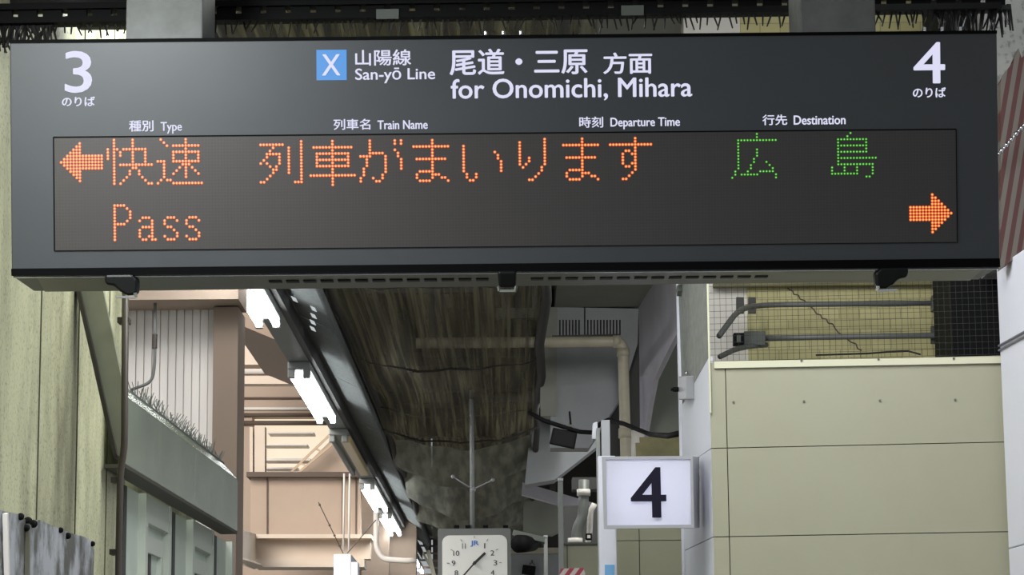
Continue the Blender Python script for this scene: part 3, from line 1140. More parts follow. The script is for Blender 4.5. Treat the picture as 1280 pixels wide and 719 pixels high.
m.prism([ef(893, 452.5), ef(1252, 446.5), ef(1252, 454.5), ef(893, 461)], en * .012)
m.build('top_trim', M['cream_trim'], enc)
m = MB()
for px, py in ((917, 503), (1005, 502), (1100, 501), (1194, 500), (1002, 451.5), (1098, 450), (1192, 449)):
    c = ef(px, py) + en * (.013 if py < 460 else .001)
    m.tube([c - en * .002, c + en * .003], .0045, 8)
m.build_each('screw', M['jbox'], enc)
m = MB()
a0 = ef(883, 330)
a1 = ef(893, 330)
bz = ef(893, 517).z
m.prism([Vector((a0.x, a0.y, bz)), Vector((ex0 + .004, ey0, bz)), Vector((ex0 + .004, ey0, a1.z)), Vector((a0.x, a0.y, a1.z))], en * .014)
m.build('corner_angle', M['cream_trim'], enc)

# mesh gate above the slanted side panel
gt = thing('mesh_gate', es(853, 505), 'white framed woven mesh screen left of the netted opening', 'mesh screen')
m = MB()
zg = es(853, 320).z
m.prism([es(853.5, 505) + sn * .002, base + Z * es(885, 447).z + sn * .002, base + Z * zg + sn * .002, Vector((sd.x, sd.y, zg)) + sn * .002], -sn * .004)
m.build('woven_mesh', M['gate_mesh'], gt)
m = MB()
s1 = Vector((sd.x, sd.y, 0))
m.bar(s1 + Z * .6, s1 + Z * zg, .016, .016, up=sn)
m.build('edge_frame', M['white_panel'], gt)
# latch box
lb = thing('latch_box', es(863, 500), 'small steel latch box with black lever on the white panel edge', 'latch')
m = MB()
m.prism([es(858, 500), es(868, 499), es(868, 470), es(858, 471)], sn * .03)
m.build('case', M['sign_frame'], lb, bevel=.003)
m = MB()
c = es(857, 487) + sn * .02
m.tube([c, c - X * .028], .009, 10)
m.tube([c - X * .028, c - X * .036], .005, 8)
m.build('lever', M['black'], lb, smooth=True)
m = MB()
m.tube([es(863, 469) + sn * .015, es(863, 464) + sn * .015], .006, 8)
m.build('staple', M['chrome'], lb, smooth=True)
m = MB()
m.bar(es(853, 352) + sn * .01, es(859, 345) + sn * .01, .02, .02)
m.bar(es(852, 360) + sn * .01, es(853, 367) + sn * .01, .02, .03)
m.build_each('hinge', M['jbox'], gt)

# ---- brick recess behind the opening
BW = 10.3
m = MB()
xl, xr = W(935, 400, BW).x, W(1190, 400, BW).x
m.box((xl, BW, 2.4), (xr + .6, BW + .2, 5.6))
struct(m.build('wall_right', M['brick']))
m = MB()
m.box((W(893, 400, BW + .02).x - .1, BW + .02, 2.4), (xl, BW + .2, 5.6))
struct(m.build('wall_right_plaster', M['pipe_white']))
m = MB()
m.box((W(1178, 400, BW).x, BW - .07, 2.4), (W(1192, 400, BW).x, BW, zs))
struct(m.build('trim_1', M['cream_box']))
m = MB()
m.box((W(1190, 400, 9.3).x, 9.3, ztop + .003), (W(1190, 400, 9.3).x + .5, 9.7, zs - .02))
struct(m.build('void_shade_block', M['black']))  # black block in place of the unlit void
m = MB()
m.box((W(893, 352, 10.2).x, BW - .05, W(1000, 357, 10.25).z), (W(1168, 352, 10.2).x, BW, W(1000, 353, 10.25).z))
struct(m.build('trim_2', M['slat']))
# stepped crack in the brickwork
m = MB()
ck = [(983, 357), (986, 362), (991, 364), (992, 368), (998, 369), (1000, 374), (1006, 376), (1018, 388), (1020, 392), (1026, 394), (1027, 398), (1033, 399), (1035, 404), (1041, 405), (1044, 411), (1048, 416), (1064, 428), (1070, 430), (1072, 436), (1077, 438)]
for a, b in zip(ck, ck[1:]):
    m.bar(W(a[0], a[1], BW - .001), W(b[0], b[1], BW - .001), .005, .004, up=(0, 1, 0))
m.build('mortar_crack', M['brown'], bpy.data.objects['wall_right'])
# conduits and boxes
c1 = thing('bent_conduit', W(955, 381, 10.05), 'upper dark conduit in the netted opening, bent down at its left end', 'conduit')
m = MB()
m.tube(rounded([W(899, 420, 9.6), W(924, 386, 9.85), W(955, 381, 10.05), W(1172, 379, 10.05)], .12, 8), .0115, 10)
m.build('pipe', M['pipe_grey'], c1, smooth=True)
m = MB()
m.hexa([W(1166, 388, 10.0), W(1196, 388, 10.0), W(1196, 368, 10.0), W(1166, 368, 10.0)], [p + Y * .06 for p in (W(1166, 388, 10.0), W(1196, 388, 10.0), W(1196, 368, 10.0), W(1166, 368, 10.0))])
m.build('junction_box', M['jbox'], c1, bevel=.004)
m = MB()
m.tube([W(1196, 380, 10.03), W(1206, 380, 10.03)], .02, 10)
m.build('gland', M['jbox'], c1, smooth=True)
m = MB()
for px in (925, 940):
    m.bar(W(px, 372, 10.1), W(px, 392, 10.1), .03, .02, up=(0, 1, 0))
m.build_each('clamp', M['dark_grey'], c1)
c2 = thing('straight_conduit', W(955, 421, 10.05), 'lower dark conduit in the netted opening with a box at its left', 'conduit')
m = MB()
m.tube(rounded([W(955, 423, 10.05), W(1060, 421, 10.05), W(1200, 419, 10.05)], .1, 4), .0115, 10)
m.tube(rounded([W(900, 446, 9.7), W(922, 435, 9.9), W(958, 431, 10.05)], .1, 6), .0105, 10)
m.build('pipe', M['pipe_grey'], c2, smooth=True)
m = MB()
q = [W(930, 432, 9.98), W(957, 432, 9.98), W(957, 414, 9.98), W(930, 414, 9.98)]
m.hexa(q, [p + Y * .07 for p in q])
m.build('junction_box', M['jbox'], c2, bevel=.004)
m = MB()
q = [W(917, 431, 9.97), W(930, 431, 9.97), W(930, 416, 9.97), W(917, 416, 9.97)]
m.hexa(q, [p + Y * .05 for p in q])
m.build('box_cover', M['black'], c2, bevel=.003)
m = MB()
q = [W(921, 428, 9.968), W(926, 428, 9.968), W(926, 419, 9.968), W(921, 419, 9.968)]
m.hexa(q, [p + Y * .003 for p in q])
m.build('label_window', M['jbox'], c2)
m = MB()
for px in (1170, 1186):
    m.bar(W(px, 408, 10.08), W(px, 430, 10.08), .04, .02, up=(0, 1, 0))
m.build_each('clamp', M['dark_grey'], c2)
m = MB()
m.tube([W(*p) for p in ((1020, 444, 9.9), (1085, 442, 9.95), (1110, 440, 9.95), (1135, 439, 9.95), (1150, 443, 9.9))], .004, 6)
tag(m.build('loose_wire', M['wire'], smooth=True), 'thin loose wire lying on top edge of the cream enclosure', 'wire')
# knotted net across the opening
ng = thing('bird_net', ef(893, 447), 'square mesh bird net stretched across the opening above cream enclosure', 'net')
m = MB()
zt2 = ef(893, 320).z
L = ew
k = 9.0 / F
n = int(L / (7.6 * k))
for i in range(n + 1):
    p = base + eu * (L * i / n) + en * .002
    m.bar(p + Z * ztop, p + Z * zt2, .0011, .0011)
nz_ = int((zt2 - ztop) / (7.6 * k))
for i in range(nz_ + 1):
    z = ztop + (zt2 - ztop) * i / nz_
    m.bar(base + eu * .0 + en * .002 + Z * z, base + eu * L + en * .002 + Z * z, .0011, .0011)
m.build('net_threads', M['wire'], ng)

# ---- white panelled column at the right edge
q0 = W(1250, 436, 8.9)
cdx = .092
pc = thing('white_column', (q0.x, 8.9, 0), 'white panelled column at right edge of the platform', 'column')
zc = W(1249, 334, 8.9).z
zj = [zc, W(1251, 436, 8.9).z, W(1258, 686, 8.9).z, 0.0]
for a, b in zip(zj, zj[1:]):
    m = MB()
    N = 5.6
    A = Vector((q0.x, 8.9, b + .0015))
    B = Vector((q0.x + cdx * (8.9 - N), N, b + .0015))
    m.prism([A, B, B + Z * (a - b - .003), A + Z * (a - b - .003)], (.35, .03, 0))
    m.build('column_panel', M['white_panel'], pc, bevel=.003)
m = MB()
A = Vector((q0.x + .01, 8.89, 0.02))
B = Vector((q0.x + cdx * 3.25 + .01, 5.65, 0.02))
m.prism([A, B, B + Z * (zc - .04), A + Z * (zc - .04)], (.3, .03, 0))
m.build('core', M['jbox'], pc)
m = MB()
for dz in (-.006, .010):
    m.tube([(q0.x - .004, 8.9, zj[1] + dz), (q0.x + cdx * 3.3 - .004, 5.6, zj[1] + dz)], .004, 6)
m.build_each('cable', mat('cable_grey', (120, 120, 132), .5), pc)

# concrete beam over the column, hazard-striped pad, chain
m = MB()
q = W(1238, 200, 8.98)
m.box((q.x, 8.98, zc + .02), (q.x + .9, 9.25, 5.3))
struct(m.build('beam_concrete', M['concrete']))
hp_dir = Vector((.97, 0, .24)).normalized()
M['hazard'] = stripes('hazard_red_white', (72, 36, 34), (94, 87, 80), 30.0, (.975, 0, -.2), .15)
hz = thing('hazard_pad', W(1262, 330, 8.2), 'tall red and white striped hazard pad right of the departure board', 'hazard pad')
m = MB()
m.prism([W(*p) for p in ((1251, 100, 8.7), (1258, 88, 8.7), (1266, 78, 8.7), (1273, 60, 8.7), (1277, 72, 8.7), (1292, 60, 8.7), (1300, 290, 8.7), (1282, 312, 8.7), (1262, 328, 8.7), (1251, 336, 8.7))], (0, .06, 0))
m.build('striped_sheet', M['hazard'], hz)
ch = MB()
for i in range(14):
    t = i / 13
    p = W(1249 + 40 * t, 192 - 46 * t, 8.62)
    ch.ball(p, .009 if i % 2 else .006, n=6)
ch.tube([W(1249, 192, 8.62), W(1289, 146, 8.62)], .003, 6)
tag(ch.build('hanging_chain', M['chrome'], smooth=True), 'short bright chain strung across the red and white hazard pad', 'chain')

# ---- numeral box light "4"
ND = 9.06
nb = thing('numeral_box', W(812, 660, ND), 'square white lit box sign with a dark number four', 'sign')
fr_q = [W(752.5, 571, ND), W(866, 570, ND), W(867.5, 660, ND), W(755, 661, ND)]
back = [W(758, 573.5, ND + .22), W(874, 571.5, ND + .22), W(874.5, 659.5, ND + .22), W(760, 661, ND + .22)]
in_q = [W(757.5, 574.5, ND), W(863, 574, ND), W(864, 656, ND), W(759, 657, ND)]
m = MB()
for i in range(4):
    j = (i + 1) % 4
    m.hexa([fr_q[i], fr_q[j], in_q[j], in_q[i]], [p + Y * .02 for p in (fr_q[i], fr_q[j], in_q[j], in_q[i])])
    a, b, c_, d_ = fr_q[i] + Y * .02, fr_q[j] + Y * .02, back[j], back[i]
    cen = (fr_q[0] + fr_q[2]) / 2 + Y * .1
    ins = [p + (cen - p).normalized() * .008 for p in (a, b, c_, d_)]
    m.hexa([a, b, c_, d_], ins)
m.hexa(back, [p - Y * .006 for p in back])
m.build('frame', M['sign_frame'], nb)
# translucent acrylic lit by a tube inside
ma = bpy.data.materials.new('opal_acrylic')
ma.use_nodes = True
n_ = ma.node_tree
b_ = n_.nodes['Principled BSDF']
b_.inputs['Base Color'].default_value = lin((240, 240, 248))
b_.inputs['Roughness'].default_value = .35
tl_ = n_.nodes.new('ShaderNodeBsdfTranslucent')
tl_.inputs[0].default_value = lin((232, 233, 250))
mx_ = n_.nodes.new('ShaderNodeMixShader')
mx_.inputs[0].default_value = .6
n_.links.new(b_.outputs[0], mx_.inputs[1])
n_.links.new(tl_.outputs[0], mx_.inputs[2])
n_.links.new(mx_.outputs[0], n_.nodes['Material Output'].inputs[0])
m = MB()
m.add([p + Y * .006 for p in in_q], [(0, 1, 2, 3)])
m.build('opal_face', ma, nb)
m = MB()
ctr = (in_q[0] + in_q[1] + in_q[2] + in_q[3]) / 4
u_ = (in_q[1] - in_q[0]).normalized()
v_ = (in_q[0] - in_q[3]).normalized()
cc = on_plane(810.5, 616, ctr, Y)
for e_ in (-1, 0, 1):
    add_text(m, '4', cc + u_ * (e_ * 1.3 * ND / F) + v_ * (abs(e_) * .3 * ND / F), u_, v_, 42 * ND / F, 63 * ND / F, -Y, thick=.003 + .0002 * e_)
m.build('numeral', M['navy'], nb)
d = bpy.data.lights.new('numeral_box_tube', 'AREA')
d.shape = 'RECTANGLE'
d.size, d.size_y = .06, .10
d.energy = 3.5
d.color = (.93, .94, 1.0)
lo = bpy.data.objects.new('numeral_box_tube', d)
lo.parent = nb
lo.location = ctr + Y * .105 - WL[nb.name]
lo.rotation_euler = (math.pi / 2, 0, 0)
COL.objects.link(lo)
# post carrying the box
ps = thing('sign_post', (W(760, 719, 9.58).x, 9.58, 0), 'white square post carrying the lit number four box', 'post')
m = MB()
m.box((W(749, 690, 9.56).x, 9.56, 0), (W(771, 690, 9.56).x, 9.66, W(760, 570, 9.56).z))
m.build('post', M['white_panel'], ps, bevel=.003)
m = MB()
m.box((W(751.5, 530, 9.6).x, 9.58, W(757, 572, 9.6).z), (W(762, 530, 9.6).x, 9.62, W(757, 526, 9.6).z))
m.build('upright', M['sign_frame'], ps)
m = MB()
q = [W(756, 722, 9.555), W(768, 722, 9.555), W(768, 706, 9.555), W(756, 706, 9.555)]
m.hexa(q, [p + Y * .006 for p in q])
m.build('label_sticker', M['blue_label'], ps)
m = MB()
m.box((W(746, 560, 9.62).x, 9.62, 0), (W(750, 560, 9.62).x, 9.70, W(757, 535, 9.62).z))
m.build('side_strip', M['light_body'], ps)
m = MB()
q = [W(740, 549, 9.7), W(747, 549, 9.7), W(747, 527, 9.7), W(741, 529, 9.7)]
m.hexa(q, [p + Y * .05 for p in q])
m.build('end_cap', M['white_panel'], ps, bevel=.004)

# thin posts and cream hoarding further back
for (px, y0, D, wpx, lab) in ((700.5, 601, 12.0, 6.5, 'tall thin white post left of the cream hoarding'), (682, 672, 14, 5, 'short thin white post beside the small floodlight')):
    m = MB()
    q = W(px, y0, D)
    hw = wpx * D / F / 2
    t = thing('thin_post', (q.x, D, 0), lab, 'post', 'thin white posts')
    m.box((q.x - hw, D, 0), (q.x + hw, D + .03, q.z))
    m.build('post', M['light_body'], t, bevel=.003)
    m = MB()
    m.box((q.x - hw * 1.1, D - .004, q.z), (q.x + hw * 1.1, D + .034, q.z + .012))
    m.build('cap', M['sign_frame'], t)
hb = thing('cream_hoarding', (W(725, 719, 12.1).x, 12.1, 0), 'low cream hoarding panel behind the white post with pipes above', 'hoarding')
m = MB()
m.box((W(704, 700, 12.1).x, 12.08, 0), (W(750, 700, 12.1).x, 12.14, W(725, 680, 12.1).z))
m.build('panel', M['cream_box'], hb)
m = MB()
m.box((W(704, 700, 12.1).x, 12.06, W(725, 681.5, 12.1).z), (W(750, 700, 12.1).x, 12.15, W(725, 679, 12.1).z))
m.build('cap', M['jbox'], hb)
m = MB()
m.box((W(709, 700, 12.1).x - .003, 12.075, 0), (W(709, 700, 12.1).x + .003, 12.08, W(725, 682, 12.1).z))
m.build('joint', M['jbox'], hb)
hb2 = thing('cream_hoarding', (W(812, 719, 10.6).x, 10.6, 0), 'cream panel wall below the lit number four box', 'hoarding')
xa_, xm_, xb_ = W(768, 700, 10.6).x, W(771.5 + 28, 700, 10.6).x, W(872, 700, 10.6).x
z0_, z1_ = W(800, 676, 10.6).z, W(800, 640, 10.6).z
for (a, b, c_, d_) in ((xa_, xm_, 0, z0_), (xm_, xb_, 0, z0_), (xa_, xm_, z0_, z1_), (xm_, xb_, z0_, z1_)):
    m = MB()
    m.box((a + .0015, 10.6, c_ + .0015), (b - .0015, 10.62, d_ - .0015))
    m.build('panel', M['cream_box'], hb2)
m = MB()
m.box((xa_ + .01, 10.62, 0), (xb_ - .01, 10.66, z1_ - .01))
m.build('backing', M['joint'], hb2)
M['barrier'] = stripes('barrier_red_white', (190, 72, 92), (228, 216, 214), 27.0, (.80, 0, -.6), .2)
m = MB()
q = [W(698, 724, 11.7), W(734, 724, 11.7), W(729, 710, 11.7), W(701, 711, 11.7)]
m.hexa(q, [p + Y * .03 for p in q])
tag(m.build('barrier_board', M['barrier']), 'small red and white diagonal striped board at the bottom edge', 'barrier')
# grey service pipes behind post
sv = thing('service_pipe', W(728, 680, 12.8), 'grey vertical pipe with elbow above the low cream hoarding', 'pipe')
m = MB()
m.tube(rounded([W(730, 600, 12.8), W(729, 645, 12.8), W(721, 662, 12.8), W(720, 682, 12.8), Vector((W(720, 682, 12.8).x, 12.8, 0))], .08, 6), .026, 12)
m.build('pipe', M['pipe_grey'], sv, smooth=True)
m = MB()
m.tube([W(719, 673, 12.8), W(719, 681, 12.8)], .037, 12)
m.tube([W(729.5, 612, 12.8), W(729.5, 620, 12.8)], .034, 12)
m.build_each('collar', M['pipe_white'], sv, smooth=True)
m = MB()
m.box((W(715, 600, 13).x, 12.95, W(725, 613, 13).z), (W(748, 600, 13).x, 13.1, W(725, 598, 13).z))
m.build('support', M['dark_grey'], sv)
sv2 = thing('service_pipe', W(738, 670, 13.2), 'pale bent pipe beside the grey vertical pipe, above low cream hoarding', 'pipe')
m = MB()
m.tube(rounded([W(743, 630, 13.2), W(738, 640, 13.2), W(737, 668, 13.2), W(734, 680, 13.2), Vector((W(734, 680, 13.2).x, 13.2, 0))], .05, 6), .016, 10)
m.build('pipe', M['pipe_white'], sv2, smooth=True)
m = MB()
q = [W(732, 675, 12.9), W(740, 675, 12.9), W(740, 667, 12.9), W(732, 667, 12.9)]
m.hexa(q, [p + Y * .03 for p in q])
bx = m.build('valve_box', M['black'], sv2)
m = MB()
q = [W(734, 673, 12.895), W(738, 673, 12.895), W(738, 669, 12.895), W(734, 669, 12.895)]
m.hexa(q, [p + Y * .004 for p in q])
m.build('label_window', M['pipe_white'], bx)
m = MB()
m.box((W(705, 650, 13.6).x, 13.6, 0), (W(850, 650, 13.6).x, 13.75, W(725, 632, 13.6).z))
struct(m.build('wall_service', M['dark_grey']))

# ================================================================== CLOCK
KD = 18.0
ck_ = thing('platform_clock', W(594, 719, KD), 'square platform clock with white dial on a thin pole', 'clock')
kpx = KD / F
c0 = W(593, 704, KD)
kr = math.sin(-ROLL)
cu = (W(700, 704 - .0 * 107, KD) - W(593, 704, KD)).normalized()
cu = Vector((1, 0, 0))
H = 45.5 * kpx
m = MB()


def rrect(c, w2, h2, r, y, n=5):
    out = []
    for (sx_, sz_, a0) in ((1, 1, 0), (-1, 1, math.pi / 2), (-1, -1, math.pi), (1, -1, 3 * math.pi / 2)):
        for i in range(n + 1):
            a = a0 + math.pi / 2 * i / n
            out.append(Vector((c.x + sx_ * (w2 - r) + r * math.cos(a), y, c.z + sz_ * (h2 - r) + r * math.sin(a))))
    return out


m.prism(rrect(c0, H, 43 * kpx, .015, KD), (0, .16, 0))
m.build('housing', M['clock_body'], ck_)
m = MB()
m.prism(rrect(c0 + Vector((.5 * kpx, 0, 0)), 40.5 * kpx, 34.5 * kpx, .05, KD - .006), (0, .006, 0))
m.build('dial', M['clock_face'], ck_)
m = MB()
for h, s in ((1, '1'), (2, '2'), (3, '3'), (4, '4'), (5, '5'), (6, '6'), (7, '7'), (8, '8'), (9, '9'), (10, '10'), (11, '11')):
    a = math.radians(90 - 30 * h)
    rx = 26 * kpx
    ry = 24.5 * kpx
    p = Vector((c0.x + rx * math.cos(a), KD - .0065, c0.z + ry * math.sin(a)))
    wd = (7.5 if len(s) > 1 else 4.6) * kpx
    if s in ('1',):
        wd = 1.4 * kpx
    if s == '11':
        wd = 4.2 * kpx
    add_text(m, s, p, X, Z, wd, 6.4 * kpx, -Y, bold=.0, thick=.002)
for h in range(12):
    a = math.radians(90 - 30 * h)
    d_ = Vector((math.cos(a), 0, math.sin(a)))
    p = Vector((c0.x, KD - .008, c0.z))
    m.bar(p + d_ * 31 * kpx, p + d_ * 34 * kpx, .003, .006, up=(0, 1, 0))
m.build_each('dial_mark', M['ink'], ck_)
m = MB()
add_text(m, 'JR', Vector((c0.x + .5 * kpx, KD - .0065, c0.z + 24 * kpx)), X, Z, 10.5 * kpx, 7.5 * kpx, -Y, bold=.02, thick=.002)
m.build('emblem', M['ink_blue'], ck_)
cc = Vector((c0.x + .5 * kpx, KD - .012, c0.z))
for (ang, L_, wd, nm, tail) in ((47, 18, .018, 'hour_hand', 3), (222, 29, .010, 'minute_hand', 5)):
    a = math.radians(90 - ang)
    d_ = Vector((math.cos(a), 0, math.sin(a)))
    m = MB()
    m.bar(cc - d_ * tail * kpx, cc + d_ * L_ * kpx, wd, .004, up=(0, 1, 0))
    m.build(nm, M['ink'], ck_)
    cc = cc - Y * .006
m = MB()
m.tube([cc + Y * .012, cc - Y * .004], .012, 12)
m.build('hub', M['ink'], ck_)
m = MB()
pz = W(590.5, 661, KD + .08)
m.tube([(pz.x, KD + .08, pz.z - .02), (pz.x, KD + .08, LZ + .2)], .016, 10)
m.build('pole', M['light_body'], ck_, smooth=True)
m = MB()
hub_ = W(591, 612, KD + .07)
for (px, py) in ((566, 596), (616, 600)):
    e = W(px, py, KD + .0)
    m.tube([hub_, e], .005, 6)
    m.ball(e, .014, n=6)
m.ball(hub_, .022, n=6)
m.build('stay_rod', M['sign_frame'], ck_, smooth=True)
m = MB()
for px in (571, 585, 607, 632):
    p = W(px, 661, KD + .08)
    m.box((p.x - .018, KD + .05, p.z - .01), (p.x + .018, KD + .11, p.z + .022))
m.build_each('lug', M['black'], ck_)

# metal clutter at the far end of the platform left of the clock
cl = thing('cable_rack', W(525, 690, 33.8), 'rusty lattice cable rack at the far end left of the clock', 'rack')
m = MB()
for i in range(7):
    y = 664 + i * 9
    m.bar(W(505 + i * 3, y, 33.7 + i * .1), W(548, y + 1, 33.7 + i * .1), .03, .025)
m.build_each('rung', M['brown'], cl)
m = MB()
m.bar(W(530, 668, 33.6), W(545, 730, 33.6), .05, .05)
m.bar(W(512, 660, 33.6), W(552, 735, 33.6), .03, .03)
m.build_each('rail', M['pipe_beige'], cl)

# ================================================================== DEPARTURE BOARD
SD_ = 6.2
fn = -(R3 @ Vector((0, 0, -1)))               # the face is tipped down towards the viewer
sp0 = W(640, 340, SD_)


def SP(px, py, off=0.0):
    return on_plane(px, py, sp0, fn) + fn * off


SU = (SP(1246, 38) - SP(12, 50)).normalized()
SV = fn.cross(SU).normalized()
if SV.z < 0:
    SV = -SV
SK = (SP(1246, 38) - SP(12, 50)).length / math.hypot(1234, 12)      # metres per pixel on the face
bd = thing('departure_board', sp0, 'long dark grey departure board with orange and green LED text', 'departure board')
TL, TR, BR, BL = SP(12, 50), SP(1246, 38), SP(1250, 334), SP(14.5, 345)
bbl, bbr = W(42, 364, 6.485), W(1223.5, 349.5, 6.485)
btl, btr = bbl + Vector((0, .03, .60)), bbr + Vector((0, .03, .60))
m = MB()
m.hexa([BL, BR, TR, TL], [bbl, bbr, btr, btl])
m.build('housing', M['sign'], bd, bevel=.003)
m = MB()
m.prism([SP(12, 50, .003), SP(1246, 38, .003), SP(1246, 42, .003), SP(12, 54, .003)], -fn * .02)
m.build('top_trim', M['sign_black'], bd)
m = MB()
m.prism([SP(14.3, 336, .004), SP(1249.5, 323, .004), SP(1250, 334, .004), SP(14.5, 345, .004)], -fn * .02)
m.build('bottom_trim', M['sign_black'], bd)


def UN(px, t, off=.0):          # point on the underside, t from front edge to back edge
    s = (px - 14.5) / 1235.5
    f = BL.lerp(BR, s)
    b = bbl.lerp(bbr, s)
    return f.lerp(b, t) - Z * off


m = MB()
m.hexa([UN(45, .06, .003), UN(1230, .06, .003), UN(1238, .98, .003), UN(30, .98, .003)], [UN(45, .06), UN(1230, .06), UN(1238, .98), UN(30, .98)])
m.build('underside_plate', M['sign_under'], bd)
m = MB()
m.bar(UN(16, .03, .002), UN(1249, .03, .002), .004, .004)
m.build('edge_bead', M['chrome'], bd)
m = MB()
for px in list(range(330, 598, 22)) + list(range(664, 960, 22)):
    m.hexa([UN(px, .40, .005), UN(px + 16, .40, .005), UN(px + 16, .52, .005), UN(px, .52, .005)], [UN(px, .40, .001), UN(px + 16, .40, .001), UN(px + 16, .52, .001), UN(px, .52, .001)])
m.build_each('vent_slot', M['slot'], bd)
# LED window
ledm = mat('led_window', (70, 66, 64), .40)
n = ledm.node_tree
t = n.nodes.new('ShaderNodeTexCoord')
sv_ = []
for ax in (SU, SV):
    dt = n.nodes.new('ShaderNodeVectorMath')
    dt.operation = 'DOT_PRODUCT'
    dt.inputs[1].default_value = ax * (2 * math.pi / (3.9 * SK))
    n.links.new(t.outputs['Object'], dt.inputs[0])
    sn_ = n.nodes.new('ShaderNodeMath')
    sn_.operation = 'SINE'
    n.links.new(dt.outputs['Value'], sn_.inputs[0])
    sv_.append(sn_)
mu = n.nodes.new('ShaderNodeMath')
mu.operation = 'ADD'
n.links.new(sv_[0].outputs[0], mu.inputs[0])
n.links.new(sv_[1].outputs[0], mu.inputs[1])
gt_ = n.nodes.new('ShaderNodeMath')
gt_.operation = 'GREATER_THAN'
gt_.inputs[1].default_value = .7
n.links.new(mu.outputs[0], gt_.inputs[0])
mx = n.nodes.new('ShaderNodeMix')
mx.data_type = 'RGBA'
mx.inputs[6].default_value = lin((52, 49, 48))
mx.inputs[7].default_value = lin((47, 44, 43))
n.links.new(gt_.outputs[0], mx.inputs[0])
n.links.new(mx.outputs[2], n.nodes['Principled BSDF'].inputs['Base Color'])
m = MB()
m.prism([SP(67, 171.5, .0012), SP(1195, 161.5, .0012), SP(1196.5, 303, .0012), SP(68.3, 313.5, .0012)], -fn * .004)
led = m.build('led_window', ledm, bd)
m = MB()
cr_ = [SP(67, 171.5, .002), SP(1195, 161.5, .002), SP(1196.5, 303, .002), SP(68.3, 313.5, .002)]
for i, wd in ((0, 1.3), (1, .8), (2, .6), (3, 1.5)):
    m.bar(cr_[i], cr_[(i + 1) % 4], wd * SK, .002, up=fn)
m.build('window_gasket', M['sign_black'], bd)

# LED characters: (row: columns) as lit on the board
def runs(s):
    out = []
    for tk in s.split(','):
        if '-' in tk:
            a, b = tk.split('-')
            out += list(range(int(a), int(b) + 1))
        elif tk:
            out.append(int(tk))
    return out


def glyph(r0, spec):
    return [(r0 + i, c) for i, s in enumerate(spec.split('|')) for c in runs(s)]


G = {
    'kai': glyph(0, '2,8|2,8|2,8|0,2,3,5-12|0,2,4,8,12|0,2,4,8,12|0,2,8,12|2,8,12|2,4-14|2,8,9|2,7,10|2,7,10|2,6,11|2,5,12|2,4,13,14'),
    'soku': glyph(0, '1,9|2,9|3,5-13|9|5-13|5,9,13|5,9,13|0-2,5-13|2,8-10|2,7,9,11|2,6,9,12|2,5,9,13|2,9|1,3,4|0,5-14'),
    'retsu': glyph(1, '13|0-7,13|4,9,13|3,9,13|2-6,9,13|2,6,9,13|1,6,9,13|0,2,6,9,13|3,5,9,13|4,5,9,13|4,9,13|3,13|2,13|0,1,11-13'),
    'sha': glyph(1, '7|7|1-13|7|2-12|2,7,12|2-12|2,7,12|2-12|7|7|0-14|7|7|7'),
    'ga': glyph(1, '3,11,13|3,11,13|3|3,11|3-7,12|0-3,8,12|2,8,13|2,8,13|2,8,13|1,8,13|1,8|1,7|0,4,7|0,5,6'),
    'ma': glyph(1, '6|6|0-11|6|6|6|1-10|6|6|6|2-6|1,6-8|1,6,9,10|2-5,11'),
    'i': glyph(3, '0|0|0,10|0,11|0,11|0,12|0,12|0,12|0,12|1,4|1,4|2,3'),
    'ri': glyph(1, '8|0,8|0,8|0,8|0,8|0,8|0,3,8|0,3,8|0,2,8|1,7|7|6|5|3,4'),
    'su': glyph(1, '8|8|0-13|8|5,6,8|4,7,8|4,8|4,8|4,7,8|5,6,8|8|7|6|4,5'),
    'hiro': glyph(0, '8|8|2-14|2|2|2,8|2,8|2,8|2,7|2,7,11|2,6,12|2,6,13|1,5,9-13|1,3-8,14|0,14'),
    'shima': glyph(0, '6|5|2-11|2,11|2-11|2,11|2-11|2|2-14|2|2-13|0,4,8,13|0,4,8,13|0-8,13|11,12'),
    'left': glyph(1, '6|5,6|4-6|3-6|2-13|1-13|0-13|1-13|2-13|3-6|4-6|5,6|6'),
    'right': glyph(20, '7|7,8|7-9|7-10|0-11|0-12|0-13|0-12|0-11|7-10|7-9|7,8|7'),
    'P': glyph(21, '0-3|0,4|0,5|0,5|0,5|0,4|0-3|0|0|0|0|0'),
    'a': glyph(25, '1-3|0,4|4|1-4|0,4|0,4|0,3,4|1,2,4,5'),
    's': glyph(25, '1-3|0,4|0|1,2|3|4|0,4|1-3'),
}
PIT = 3.9
ORG = SP(76.3, 176.0)          # column 0, row 0


def leds(items, name, mats, r_core, r_rim):
    mm = MB()
    N = 10
    for key, col in items:
        for (r, c) in G[key]:
            p = ORG + SU * ((col + c) * PIT * SK) - SV * (r * PIT * SK) + fn * .0022
            vs = [p + fn * .0006]
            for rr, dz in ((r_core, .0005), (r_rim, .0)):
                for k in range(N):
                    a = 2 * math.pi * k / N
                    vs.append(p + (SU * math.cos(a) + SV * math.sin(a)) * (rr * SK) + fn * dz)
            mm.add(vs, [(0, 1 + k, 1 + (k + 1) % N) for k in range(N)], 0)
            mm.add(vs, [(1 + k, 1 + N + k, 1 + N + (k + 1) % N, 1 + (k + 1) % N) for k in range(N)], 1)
    return mm.build(name, mats, led)


